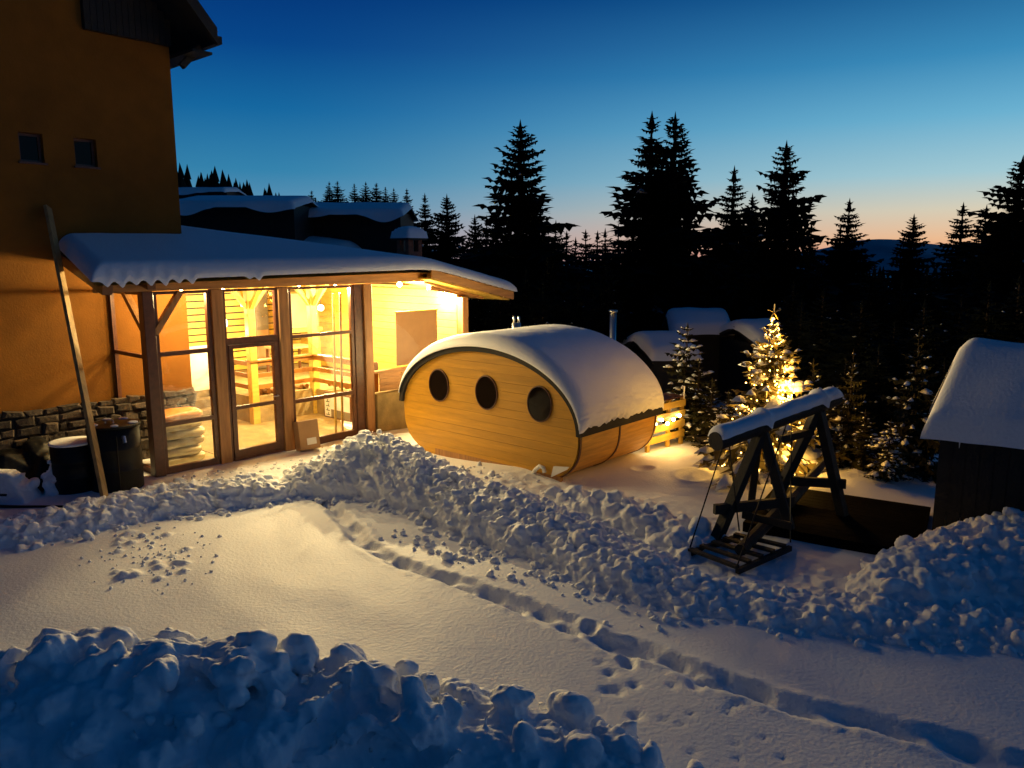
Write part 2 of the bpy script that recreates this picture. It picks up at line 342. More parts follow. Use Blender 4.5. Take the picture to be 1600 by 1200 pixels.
heap('snow_heap', 'long ridge of lumpy snow running from in front of the sauna towards the swing',
     [(-.6, 10.2, .48, .70), (-.1, 9.85, .50, .8), (.35, 9.4, .40, .8), (.75, 8.95, .32, .75), (1.1, 8.4, .27, .7), (1.45, 7.95, .28, .6), (1.7, 7.75, .2, .45)], 13, (.02, .085), 2500, .018, .045, 12, 1.25, 2.8)
heap('snow_heap', 'low rubbly bank of snow in front of the house wall and first porch pane',
     [(-6.9, 9.15, .18, .55), (-6.2, 9.45, .22, .6), (-5.6, 9.9, .26, .6), (-5.0, 10.4, .30, .6), (-4.5, 10.75, .34, .6), (-3.9, 10.95, .32, .55), (-3.5, 11.1, .22, .4)], 14, (.018, .08), 2100, .019, .04, 12, 1.25, 2.6)
heap('snow_heap', 'dark steep snow bank rising at the right edge before the roofed hut',
     [(3.9, 7.55, .22, .45), (4.3, 7.75, .38, .6), (4.75, 8.0, .44, .8), (5.2, 8.15, .54, .95), (5.75, 8.2, .68, 1.0), (6.6, 8.2, .75, 1.0)], 15, (.025, .10), 1500, .022, .045, 11, 1.15, 2.4)
heap('snow_heap', 'low strip of broken snow between the swing and the smooth lane',
     [(1.75, 7.55, .20, .4), (2.3, 7.4, .13, .5), (2.9, 7.2, .12, .5), (3.5, 7.1, .13, .5), (4.2, 6.95, .13, .5), (5.0, 6.75, .13, .5)], 16, (.022, .085), 800, .022, .045, 10, 1.3, 2.0)
heap('snow_heap', 'rounded blocks of snow piled beside the sauna base and the swing',
     [(.85, 10.6, .22, .35), (1.25, 10.25, .30, .4), (1.6, 9.9, .28, .4), (1.95, 9.5, .22, .4), (2.2, 9.0, .2, .4)], 17, (.035, .15), 260, .024, .045, 9, 1.15, 1.6)
# loose crumbs of snow
rng = random.Random(5); mb = MB()
for i in range(620):
    k = i % 6
    if k == 0: p = G(rng.gauss(240, 50), rng.gauss(868, 24)); r = rng.uniform(.008, .024)
    elif k == 1: p = G(rng.uniform(520, 1000), 0); t = rng.random(); p = Vector((-1.6+3.2*t+rng.gauss(0, .18), 9.6-2.6*t+rng.gauss(0, .18), 0)); r = rng.uniform(.01, .05)
    elif k == 2: t = rng.random(); p = Vector((-6.6+3.1*t+rng.gauss(0, .2), 8.75+2.0*t+rng.gauss(0, .2), 0)); r = rng.uniform(.01, .05)
    elif k == 3: t = rng.random(); p = Vector((-5.2+2.6*t+rng.gauss(0, .1), 11.7+1.7*t+rng.gauss(0, .15), 0)); r = rng.uniform(.01, .035)
    elif k == 4: t = rng.random(); p = Vector((-1.9+3.0*t+rng.gauss(0, .25), 13.2-2.3*t+rng.gauss(0, .2), 0)); r = rng.uniform(.015, .05)
    else: t = rng.random(); p = Vector((1.6+3.8*t+rng.gauss(0, .15), 7.25-.9*t+rng.gauss(0, .12), 0)); r = rng.uniform(.012, .05)
    if rng.random() < .012: r = .09
    chunk(mb, rng, (p.x, p.y, gz(p.x, p.y)+r*.3), r)
o = mb.build('snow_crumbs', M_SNOW, smooth=True); tag(o, 'small crumbs and clods of snow scattered beside the heaps', 'snow', kind='stuff')

# ------------------------------------------------------------------ house (local frame: x along the wall, y inwards)
A0 = math.atan2(.75, .66); ORG = (-5.64, 12.0, 0)
def WL(x, y, z=0): return Vector((ORG[0]+x*math.cos(A0)-y*math.sin(A0), ORG[1]+x*math.sin(A0)+y*math.cos(A0), z))
def holed(name, outer, holes, depth, m, parent, y0):   # a vertical board in the x-z plane with real openings
    cu = bpy.data.curves.new(name, 'CURVE'); cu.dimensions = '2D'; cu.fill_mode = 'BOTH'; cu.extrude = depth/2
    for poly in [outer]+holes:
        s = cu.splines.new('POLY'); s.points.add(len(poly)-1); s.use_cyclic_u = True
        for p, q in zip(s.points, poly): p.co = (q[0], q[1], 0, 1)
    t = bpy.data.objects.new(name, cu); col.objects.link(t); dg = bpy.context.evaluated_depsgraph_get()
    me = bpy.data.meshes.new_from_object(t.evaluated_get(dg)); bpy.data.objects.remove(t)
    me.transform(Matrix(((1, 0, 0, 0), (0, 0, -1, y0+depth/2), (0, 1, 0, 0), (0, 0, 0, 1)))); me.materials.clear(); me.materials.append(m)
    return link(name, me, parent)
rect = lambda x0, x1, z0, z1: [(x0, z0), (x1, z0), (x1, z1), (x0, z1)]
house = thing('house', 'tall ochre plastered house with two small square windows and dark overhanging roof', 'house', ORG, A0)
WX = 1.26; WY = 1.3
wins = [(-1.14, -.81, 4.9, 5.33), (-.37, -.04, 4.9, 5.33)]
holed('wall', rect(-7, WX, -.3, 7.0), [rect(*w) for w in wins], .3, M_PLASTER, house, WY)
MB().box(WX-.3, WX, WY+.301, 9, -.3, 7.0).box(-7, WX-.3, 8.7, 9, -.3, 7.0).box(-7, -6.7, WY+.301, 8.7, -.3, 7.0).build('wall', M_PLASTER, house)
for (x0, x1, z0, z1) in wins:
    f = MB().box(x0, x0+.04, WY+.10, WY+.16, z0, z1).box(x1-.04, x1, WY+.10, WY+.16, z0, z1).box(x0+.04, x1-.04, WY+.10, WY+.16, z0, z0+.04).box(x0+.04, x1-.04, WY+.10, WY+.16, z1-.04, z1).build('window', M_FRAME, house)
    MB().box(x0+.04, x1-.04, WY+.125, WY+.135, z0+.04, z1-.04).build('pane', M_DARKGLASS, f)
    MB().box(x0-.03, x1+.03, WY-.04, WY+.1, z0-.03, z0-.002).build('sill', M_FRAME, f)
# gable boarding above the plaster, dark and slightly proud
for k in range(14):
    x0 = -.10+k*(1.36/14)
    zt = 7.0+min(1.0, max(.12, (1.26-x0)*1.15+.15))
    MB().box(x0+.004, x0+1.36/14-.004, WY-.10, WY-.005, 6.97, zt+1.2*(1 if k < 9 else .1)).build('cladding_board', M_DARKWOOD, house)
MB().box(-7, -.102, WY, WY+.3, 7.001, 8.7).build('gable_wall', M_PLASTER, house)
# roof: slope falling to the right, verge towards the viewer
TIP = (1.62, 7.0); sl = 1.15
def roofpt(x, y, dz=0): return (x, y, TIP[1]+(TIP[0]-x)*sl+dz)
def slab(x0, x1, y0, y1, t, f=roofpt, up=0):
    return MB().add([f(x0, y0, up), f(x1, y0, up), f(x1, y1, up), f(x0, y1, up), f(x0, y0, up+t), f(x1, y0, up+t), f(x1, y1, up+t), f(x0, y1, up+t)],
                    [(0, 3, 2, 1), (4, 5, 6, 7), (0, 1, 5, 4), (1, 2, 6, 5), (2, 3, 7, 6), (3, 0, 4, 7)])
rf = slab(-1.6, 1.62, .42, 9.4, .16).build('roof', M_DARKWOOD, house)
slab(-1.6, 1.60, .5, 9.3, .10, up=.165).build('snow_cap', M_SNOW, rf)
MB().beam((1.66, .36, 7.0), (1.66, 9.4, 7.0), .1, .12).build('gutter', M_DARKWOOD, rf)
slab(-1.6, 1.62, .33, .415, .26, up=-.08).build('verge_board', M_DARKWOOD, rf)
for y in (.9, 2.4, 4.0): MB().beam((1.26, y, 6.6), (1.6, y, 6.98), .09, .1).build('roof_bracket', M_DARKWOOD, house)
MB().box(1.262, 1.6, .5, 9, 6.78, 6.82).build('soffit', M_DARKWOOD, house)
# stone plinth, stone by stone
MB().box(-4.2, WX+.002, WY-.06, WY-.002, -.3, 1.10).build('plinth', M_MORTAR, house)
rng = random.Random(8); z = -.15
while z < 1.08:
    h = rng.uniform(.13, .24); h = min(h, 1.16-z)
    x = -3.6+rng.uniform(0, .2)
    while x < WX-.05:
        w = rng.uniform(.16, .38); w = min(w, WX+.02-x)
        if w > .06:
            g = .012; pr = rng.uniform(.025, .065); j = lambda: rng.uniform(-.03, .03)
            b = [(x+g+j(), z+g+j()), (x+w-g+j(), z+g+j()), (x+w-g+j(), z+h-g+j()), (x+g+j(), z+h-g+j())]
            cx, cz = x+w/2, z+h/2; yb = WY-.061
            vs = [(p[0], yb+.02, p[1]) for p in b]+[(p[0], yb-pr*.6, p[1]) for p in b]+[(cx+(p[0]-cx)*.72, yb-pr+j()*.5, cz+(p[1]-cz)*.72) for p in b]
            MB().add(vs, [(0, 1, 5, 4), (1, 2, 6, 5), (2, 3, 7, 6), (3, 0, 4, 7), (4, 5, 9, 8), (5, 6, 10, 9), (6, 7, 11, 10), (7, 4, 8, 11), (8, 9, 10, 11)]).build('stone', M_STONE, house)
        x += w
    z += h

# ------------------------------------------------------------------ glazed porch
porch = thing('glazed_porch', 'brightly lit timber and glass porch with a snow-covered lean-to roof', 'porch', ORG, A0)
def hr(x, y):
    a = 3.14+(x+.9)*.0157+(y+.5)*.256
    b = np.where(np.asarray(x) < 5.45, 3.24+(5.45-np.asarray(x))*.155, 3.24-(np.asarray(x)-5.45)*.214)
    k = .10; h = np.clip(.5+.5*(b-a)/k, 0, 1); return b*(1-h)+a*h-k*h*(1-h)
# posts: larch at the openings
def post(x0, x1, y0, y1, z1, m=M_POST): return MB().box(x0, x1, y0, y1, -.25, z1).build('post', m, porch, bevel=.008)
post(-.10, .07, -.09, .09, 2.96, M_FRAME); post(1.02, 1.22, -.07, .09, 2.96); post(2.26, 2.46, -.07, .09, 2.96)
post(3.90, 4.10, -.05, .10, 2.96, M_FRAME); post(4.104, 4.30, -.10, .06, 2.96); post(6.80, 6.98, -.09, .09, 2.60)
MB().beam((-.75, -.02, 3.06), (5.75, -.02, 3.08), .16, .20).build('eaves_beam', M_BEAM, porch, bevel=.008)
MB().beam((-.10, -.45, 3.08), (-.10, 1.25, 3.42), .12, .16).build('rafter', M_FRAME, porch)
MB().beam((-.72, -.42, 3.02), (-.72, 1.28, 3.50), .14, .16).build('rafter', M_FRAME, porch)
# side glazing facing left
fr = MB().box(-.05, .01, .095, .135, 0, 2.95).box(-.05, .01, 1.235, 1.295, 0, 2.95).box(-.05, .01, .135, 1.235, 1.90, 1.96).box(-.05, .01, .135, 1.235, .0, .12).box(-.05, .01, .135, 1.235, 2.9, 2.95).build('side_window', M_FRAME, porch)
MB().box(-.024, -.018, .135, 1.235, .12, 2.9).build('pane', M_GLASS, fr)
MB().beam((-.02, .10, 2.35), (-.02, .72, 2.93), .09, .10, (1, 0, 0)).build('brace', M_POST, porch)
MB().beam((.08, -.01, 2.30), (.52, -.01, 2.93), .09, .10, (0, 1, 0)).build('brace', M_POST, porch)
def window(x0, x1, bars, z0, z1, t=.065, name='window'):
    f = MB().box(x0, x0+t, -.03, .05, z0, z1).box(x1-t, x1, -.03, .05, z0, z1).box(x0+t, x1-t, -.03, .05, z0, z0+.15).box(x0+t, x1-t, -.03, .05, z1-.045, z1)
    o = f.build(name, M_FRAME, porch); zs = [z0+.15]
    for (a, b) in bars:
        MB().box(x0+t, x1-t, -.035, .045, a, b).build('transom', M_FRAME, o); zs += [a, b]
    zs.append(z1-.045)
    for a, b in zip(zs[::2], zs[1::2]): MB().box(x0+t, x1-t, .006, .012, a, b).build('pane', M_GLASS, o)
    return o
window(.075, 1.015, [(1.93, 2.00), (.80, .87)], -.02, 2.95)
window(2.465, 3.895, [(2.03, 2.09), (.84, .91)], -.02, 2.95)
# door with a light above it
fx = MB().box(1.225, 1.275, -.03, .05, 0, 2.95).box(2.205, 2.255, -.03, .05, 0, 2.95).box(1.275, 2.205, -.03, .05, 2.02, 2.13).box(1.275, 2.205, -.03, .05, 2.91, 2.95).box(1.275, 2.205, -.05, .05, -.05, .06).build('door_frame', M_FRAME, porch)
MB().box(1.275, 2.205, .006, .012, 2.13, 2.91).build('pane', M_GLASS, fx)
dr = MB().box(1.28, 1.36, -.05, .03, .065, 2.015).box(2.12, 2.20, -.05, .03, .065, 2.015).box(1.36, 2.12, -.05, .03, 1.95, 2.015).box(1.36, 2.12, -.05, .03, .065, .20).build('door', M_FRAME, porch)
MB().box(1.36, 2.12, -.05, .03, .90, .96).build('transom', M_FRAME, dr)
MB().box(1.36, 2.12, -.015, -.009, .20, .90).box(1.36, 2.12, -.015, -.009, .96, 1.95).build('pane', M_GLASS, dr)
MB().tube([(2.15, -.05, 1.05), (2.15, -.10, 1.05), (2.05, -.10, 1.05)], .012, 6).build('handle', M_STEEL, dr)
# right-hand bay: concrete footing, boards with cut-out dots, big opening glazed above
MB().box(4.305, 6.79, -.16, .08, -.3, .78).build('concrete_footing', M_CONC, porch, bevel=.01)
def dotpoly(cx, cz, r, n=8): return [(cx+r*math.cos(2*math.pi*k/n), cz+r*math.sin(2*math.pi*k/n)) for k in range(n)]
dots = [(4.95, .90, .022), (5.10, .905, .022), (5.22, .875, .018), (5.10, .985, .02), (5.11, 1.06, .02), (5.06, 1.125, .022), (5.33, 1.14, .03), (5.36, .94, .025), (5.43, .90, .03), (5.0, 1.01, .012), (5.62, 1.0, .025), (5.75, .9, .025), (5.95, 1.1, .025)]
for k in range(3):
    z0, z1 = .80+k*.128, .80+k*.128+.122
    hs = [dotpoly(*d) for d in dots if z0+d[2]+.004 < d[1] < z1-d[2]-.004]
    holed('board', rect(4.50, 6.79, z0, z1), hs, .03, M_BEAM, porch, -.02)
MB().box(4.305, 6.79, -.06, .09, 1.185, 1.225).build('sill', M_BEAM, porch)
MB().box(4.305, 4.36, -.01, .04, 1.226, 2.95).build('jamb', M_BEAM, porch)
MB().add([(4.36, .0, 1.226), (6.79, .0, 1.226), (6.79, .0, 2.66), (5.75, .0, 2.94), (4.36, .0, 2.94)], [(0, 1, 2, 3, 4)]).build('pane', M_GLASS, porch)
MB().beam((5.72, 0, 2.975), (7.35, 0, 2.60), .10, .06).build('top_rail', M_BEAM, porch)
MB().beam((6.0, .12, 2.86), (7.62, .12, 2.60), .12, .15).build('purlin', M_POST, porch)
# verge board along the falling edge
def bar_quad(x0, z0, x1, z1, y0, y1, h): return MB().add([(x0, y0, z0-h), (x1, y0, z1-h), (x1, y1, z1-h), (x0, y1, z0-h), (x0, y0, z0), (x1, y0, z1), (x1, y1, z1), (x0, y1, z0)], [(0, 3, 2, 1), (4, 5, 6, 7), (0, 1, 5, 4), (1, 2, 6, 5), (2, 3, 7, 6), (3, 0, 4, 7)])
bar_quad(5.50, 3.23, 8.0, 2.695, -.53, -.49, .17).build('verge_board', M_BEAM, porch)
bar_quad(5.50, 3.055, 7.9, 2.54, -.48, .9, .03).build('soffit', M_PINE, porch)
for k in range(6):
    y = 2.6+k*.68; bar_quad(1.3, 3.76, 5.45, 3.12, y, y+.1, .14).build('rafter', M_PINE, porch)
# corrugated roof sheet; its left edge runs slightly inwards towards the house
def skew(X, Y):
    e = .13*(np.clip(Y, -.6, 1.3)+.5); return X+e*np.clip((1.2-X)/2.1, 0, 1)
xs = np.arange(-.9, 7.98, .03); ys = np.array([-.5, -.3, 0, .6, 1.28, 1.9, 2.6, 3.5, 5, 6.4])
def sheet(dz, corr):
    X, Y = np.meshgrid(xs, ys, indexing='ij'); W_ = 2*np.pi*X/.19
    X = skew(X, Y); Z = hr(X, Y)+dz+corr*np.sin(W_); return X, Y, Z
X, Y, Z = sheet(0, .02); n, m = X.shape; idx = np.arange(n*m).reshape(n, m)
keep = ~((X[:-1, :-1] < WX-.02) & (Y[:-1, :-1] > 1.25))
F = np.stack([idx[:-1, :-1], idx[1:, :-1], idx[1:, 1:], idx[:-1, 1:]], -1)[keep].reshape(-1, 4)
V = np.stack([X, Y, Z], -1).reshape(-1, 3)
rs = link('roof_sheet', npmesh('roof_sheet', V, F, M_SHEET), porch)
X, Y, Z = sheet(-.06, 0); link('ceiling', npmesh('ceiling', np.stack([X, Y, Z], -1).reshape(-1, 3), F[:, ::-1], M_PINE, False), porch)
# snow lying on it: rounded at every free edge, sagging in drips over the left end of the eaves
xs = np.concatenate([np.linspace(-.98, 8.06, 320)]); ys = np.concatenate([-.60+.36*np.linspace(0, 1, 16)**1.6, np.linspace(-.2, 6.5, 60)])
X, Y = np.meshgrid(xs, ys, indexing='ij')
T = .22+.05*fbm(X*.5, Y*.5, 2, 2)+.01*fbm(X*3, Y*3, 6, 3)
de = np.minimum(np.minimum(X+.98, 8.06-X), np.minimum(Y+.60, 6.5-Y)); q = np.clip(de/.28, 0, 1); q = np.sqrt(1-(1-q)**2)
Z = hr(np.clip(X, -.9, 7.97), np.clip(Y, -.5, 6.4))+.025+T*q
drip = np.zeros(X.shape)
for (x, a) in [(-.78, .08), (-.58, .10), (-.38, .07), (-.17, .09), (.04, .10), (.25, .07), (.45, .09), (1.42, .05), (1.58, .08)]:
    drip = drip+a*np.exp(-((X-x)/.055)**2)
X0 = X; X = skew(X, Y); Z = hr(np.clip(X, -.9, 7.97), np.clip(Y, -.5, 6.4))+.025+T*q
front = np.exp(-((Y+.60)/.10)**2); Z = Z-(drip+.025)*front
Yd = Y-drip*.25*np.exp(-((Y+.60)/.2)**2)
V = np.stack([X, Yd, Z], -1).reshape(-1, 3); n, m = X.shape; idx = np.arange(n*m).reshape(n, m)
keep = ~((X[:-1, :-1] < WX-.03) & (Y[:-1, :-1] > 1.27))
F = np.stack([idx[:-1, :-1], idx[1:, :-1], idx[1:, 1:], idx[:-1, 1:]], -1)[keep].reshape(-1, 4)
link('snow_cap', npmesh('snow_cap', V, F, M_SNOW), rs)
# brick chimney with its cap of snow
ch = thing('chimney', 'small brick chimney with open sides under a rounded cap of snow', 'chimney', tuple(P(640, 398, 19.5)-Vector((0, 0, .6))), A0)
MB().box(-.22, .22, -.22, .22, -.3, .68).build('shaft', M_BRICK, ch)
for sx in (-1, 1):
    for sy in (-1, 1): MB().box(sx*.16-.06, sx*.16+.06, sy*.16-.06, sy*.16+.06, .681, .95).build('pillar', M_BRICK, ch)
MB().box(-.32, .32, -.32, .32, .951, 1.0).build('cap_slab', M_DARKWOOD, ch)
MB().grid([[(x*.36*(1 if k else 1), y*.36, 1.0+.30*math.sqrt(max(0, 1-max(abs(x), abs(y))**2.2)) ) for y in np.linspace(-1, 1, 13)] for k, x in enumerate(np.linspace(-1, 1, 13))]).build('snow_cap', M_SNOW, ch, smooth=True)

# interior of the porch
MB().box(1.27, 6.75, .12, 6.3, -.2, .02).build('floor', M_CONC, porch)
MB().box(.12, 1.262, .12, 1.235, -.2, .015).build('floor', M_CONC, porch)
MB().box(3.1, 4.6, 2.4, 6.2, .02, .58).box(4.6, 6.75, .2, 6.2, .021, .58).build('platform', M_CONC, porch)
for k in range(20):
    MB().box(1.27, 6.9, 6.2, 6.24, .6+k*.165, .6+k*.165+.132).build('wall_board', M_PINE, porch)
MB().box(1.27, 6.9, 6.25, 6.30, 0, 3.9).build('back_wall', M_DARKWOOD, porch)
for k in range(13):
    MB().box(6.80, 6.86, .1, 6.19, .6+k*.165, .6+k*.165+.158).build('wall_board', M_PINE, porch)
MB().box(6.87, 6.93, .1, 6.3, -.2, 2.82).build('end_wall', M_POST, porch)
# pillars and rails round the sunken floor
for (x, y) in ((3.12, 2.42), (4.62, 2.42)):
    p = MB().box(x-.08, x+.08, y-.08, y+.08, .0, 3.1).build('pillar', M_PINE, porch, bevel=.006)
    for dx, dy in ((1, 0), (-1, 0), (0, 1), (0, -1)):
        MB().beam((x+dx*.06, y+dy*.06, 2.45), (x+dx*.5, y+dy*.5, 2.98), .08, .08).build('brace', M_PINE, p)
for zz, hh in ((1.33, .09), (1.08, .09), (.84, .09)):
    MB().box(3.20, 4.54, 2.34, 2.38, zz-hh, zz).build('rail', M_RAIL, porch)
    MB().box(4.54, 4.58, .25, 2.33, zz-hh, zz).build('rail', M_RAIL, porch)
    MB().box(3.04, 3.08, 2.50, 6.0, zz-hh, zz).build('rail', M_RAIL, porch)
MB().box(3.0, 4.66, 2.28, 2.50, 1.335, 1.365).build('rail_cap', M_RAIL, porch)
MB().box(4.50, 4.66, .25, 2.275, 1.335, 1.365).build('rail_cap', M_RAIL, porch)
for k in range(3): MB().box(1.9, 3.05, 3.6+k*.3, 3.9+k*.3, .02, .02+.19*(k+1)).build('step', M_CONC, porch)
for (x, y) in ((4.62, .30),): MB().box(x-.06, x+.06, y-.05, y+.05, .58, 1.34).build('rail_post', M_RAIL, porch)
def inside(name, label, cat, x, y, z, rz=0, group=None): return thing(name, label, cat, tuple(WL(x, y, z)), A0+rz, group)
# brown panel standing on the sill of the big opening
b = inside('panel', 'square brown board standing inside the brightest opening of the porch', 'board', 5.74, .24, 1.23)
MB().box(-.58, .58, -.015, .015, 0, 1.10).build('board', M_CARD, b); MB().box(-.60, .60, -.022, .022, 1.101, 1.13).build('edge_trim', M_PINE, b)
MB().box(-.35, -.30, -.02, .3, 0, .02).build('foot', M_PINE, b)
# mirror-like grey window panel and a shelf on the back wall
b = inside('wall_panel', 'large grey panel on the porch back wall above a pale ledge', 'wall panel', 5.85, 4.6, 1.72)
MB().box(-.42, .42, -.03, 0, 0, .86).build('panel', M_GREY, b); MB().box(-.50, .50, -.08, .0, -.10, -.01).build('ledge', M_PINE, b); MB().box(-.44, -.38, -.03, .0, -1.14, -.101).box(.38, .44, -.03, .0, -1.14, -.101).build('stand', M_PINE, b)
b = inside('cupboard', 'tall narrow grey-brown cupboard door behind the pillar seen through the porch door', 'cupboard', 5.50, 6.1, .6)
MB().box(-.2, .2, -.12, .05, 0, 2.0).build('body', M_GREY, b); MB().box(-.17, .17, -.14, -.125, .1, 1.0).build('door', M_CARD, b); MB().box(-.17, .17, -.14, -.125, 1.05, 1.9).build('door', M_GREY, b)
# table and chairs on the platform at the back
for (x, y, lab, top) in ((2.15, 4.9, 'dark-legged table with pale top beyond the house corner inside the porch', M_WHITE), (5.3, 4.4, 'low brown table on the raised porch floor behind the railing', M_LOGEND)):
    t = inside('table', lab, 'table', x, y, .58 if x > 3 else .59)
    MB().box(-.5, .5, -.35, .35, .70, .74).build('table_top', top, t)
    for sx in (-1, 1):
        for sy in (-1, 1): MB().box(sx*.45-.025, sx*.45+.025, sy*.3-.025, sy*.3+.025, 0, .699).build('leg', M_FRAME, t)
MB().box(1.28, 3.0, 4.3, 6.1, .02, .585).build('landing', M_CONC, porch)
b = inside('bench', 'grey bench with a back beside the round lamp inside the porch', 'bench', 2.55, 4.35, .59)
MB().box(-.35, .35, -.2, .2, .38, .43).build('seat', M_GREY, b); MB().box(-.35, .35, .2, .24, .44, .85).build('backrest', M_GREY, b)
for s in (-1, 1): MB().box(s*.3-.03, s*.3+.03, -.18, .18, 0, .379).build('leg', M_FRAME, b)
# white panel under the table, seen past the house corner
b = inside('white_board', 'white board standing at the house corner behind the first porch pane', 'board', 2.45, 3.4, .02)
MB().box(-.33, .33, -.02, .02, .68, 1.62).build('board', M_WHITE, b); MB().box(-.30, -.26, -.015, .015, 0, .679).box(.26, .30, -.015, .015, 0, .679).build('leg', M_PINE, b)
# framed white notice with a column of green print
b = inside('notice_board', 'white notice panel with a column of green print low behind the third porch pane', 'notice', 4.535, 1.45, .02)
MB().box(-.03, .0, -.47, .47, .0, .56).build('back_board', M_FRAME, b)
MB().box(-.036, -.031, -.44, .22, .20, .53).build('white_field', M_WHITE, b); MB().box(-.036, -.031, -.44, .22, .03, .195).build('grey_field', M_GREY, b)
MB().box(-.036, -.031, .23, .45, .03, .53).build('print_strip', M_PAPER, b)
mb = MB(); rng = random.Random(2)
for k in range(5):
    z = .06+k*.095
    mb.box(-.040, -.0365, .27, .40, z, z+.018).box(-.040, -.0365, .30+.03*(k % 2), .325+.03*(k % 2), z+.02, z+.065)
tag(mb.build('print', M_GREEN, b), kind='stuff')
# two long pale laths leaning just inside the third pane
for k, (x, lab) in enumerate(((3.62, 'pale wooden lath leaning inside the third pane, the one further left'), (3.78, 'pale wooden lath leaning inside the third pane, the one next to the dark post'))):
    tag(MB().beam(WL(x, .30, .02), WL(x-.06, .14, 2.8), .035, .05).build('lath', M_PINE), lab, 'lath')
# sacks behind the first pane
rng = random.Random(9); sackme = []
for v in range(2):
    mb = MB(); P_ = []
    for i in range(13):
        row = []
        for j in range(17):
            a = math.pi*i/12-math.pi/2; t = 2*math.pi*j/16
            sg = lambda c, e: math.copysign(abs(c)**e, c)
            x = .40*sg(math.cos(a), .35)*sg(math.cos(t), .35); y = .26*sg(math.cos(a), .35)*sg(math.sin(t), .35); zz = .085*sg(math.sin(a), .8)
            zz += .022*mn.noise(Vector((x*7+v*9, y*7, zz*5))); row.append((x, y, zz))
        P_.append(row)
    sackme.append(mb.grid(P_).mesh('sack', (M_SACK, M_SACKO)[v], True))
for k in range(6):
    o = link('sack', sackme[1 if k == 5 else 0], None, tuple(WL(.60+rng.uniform(-.05, .05), .60+rng.uniform(-.03, .03), .10+k*.148))); o.rotation_euler = (0, rng.uniform(-.03, .03), A0+rng.uniform(-.08, .08))
    tag(o, ['bottom filled sack of the stack behind the first porch pane', 'second filled sack from the bottom behind the first porch pane', 'third filled sack from the bottom behind the first porch pane', 'fourth filled sack from the bottom behind the first porch pane', 'pale sack just under the orange one behind the first porch pane', 'orange-tinted top sack of the stack behind the first porch pane'][k], 'sack', 'filled sacks stacked inside the porch')
# split logs lying behind the rail
rng = random.Random(21); logme = MB().tube([(-.17, 0, 0), (.17, 0, 0)], .055, 9).mesh('log', M_LOGEND)
for k in range(16):
    x = 3.35+(k % 8)*.16+rng.uniform(-.03, .03) if k < 10 else 4.80; y = (2.70+rng.uniform(-.04, .04)) if k < 10 else .9+(k-10)*.2
    o = link('log', logme, None, tuple(WL(x, y, .64+.095*(0 if k < 8 else 1)))); o.rotation_euler = (0, 0, A0+(R(90) if k < 10 else 0)+rng.uniform(-.2, .2))
    tag(o, 'short split log lying behind the porch railing', 'log', 'firewood logs behind the railing')
# lamps
def pendant(x, y, z, w, label, r=.07, drop=.5, globe=False):
    t = inside('pendant_lamp', label, 'lamp', x, y, z)
    MB().tube([(0, 0, r), (0, 0, r+drop)], .006, 5).build('cord', M_BLACK, t)
    MB().ball((0, 0, 0), r, 14).build('globe' if globe else 'bulb', M_GLOBE if globe else M_BULB, t, smooth=True)
    point_lamp('lamp_light', (0, -r-.04, -r-.03), w, WARM, t, .08)
pendant(3.9, 4.0, 2.42, 340, 'hanging lamp above the railing in front of the grey wall panel')
pendant(5.4, 3.2, 2.30, 520, 'hanging lamp over the raised floor at the far end of the porch')
pendant(2.15, 4.6, 2.25, 260, 'hanging lamp seen past the house corner in the first pane')
pendant(2.75, 3.0, 2.12, 60, 'large white globe lamp low behind the porch door', .17, 1.2, True)
def eave_lamp(x, y, z, w, label):
    t = inside('eaves_lamp', label, 'lamp', x, y, z)
    MB().box(-.05, .05, -.05, .05, .06, .09).build('mount', M_BLACK, t); MB().ball((0, 0, 0), .055 if w > 500 else .028, 14).build('bulb', M_BULB, t, smooth=True)
    point_lamp('lamp_light', (0, -.10, -.07), w, WARM, t, .07)
eave_lamp(5.6, .60, 2.90, 1250, 'glaring lamp below the eaves beam right above the brown board')
eave_lamp(6.75, .5, 2.72, 1000, 'glaring lamp under the falling verge at the porch right end')

eave_lamp(.70, .30, 2.93, 110, 'small lamp under the eaves beam inside the first pane by the dark corner post')
eave_lamp(1.42, .28, 2.93, 225, 'small lamp under the eaves beam above the porch door left side')
eave_lamp(2.92, .28, 2.93, 280, 'small lamp under the eaves beam at the third pane left part')
eave_lamp(3.72, .28, 2.93, 280, 'small lamp under the eaves beam beside the leaning laths')

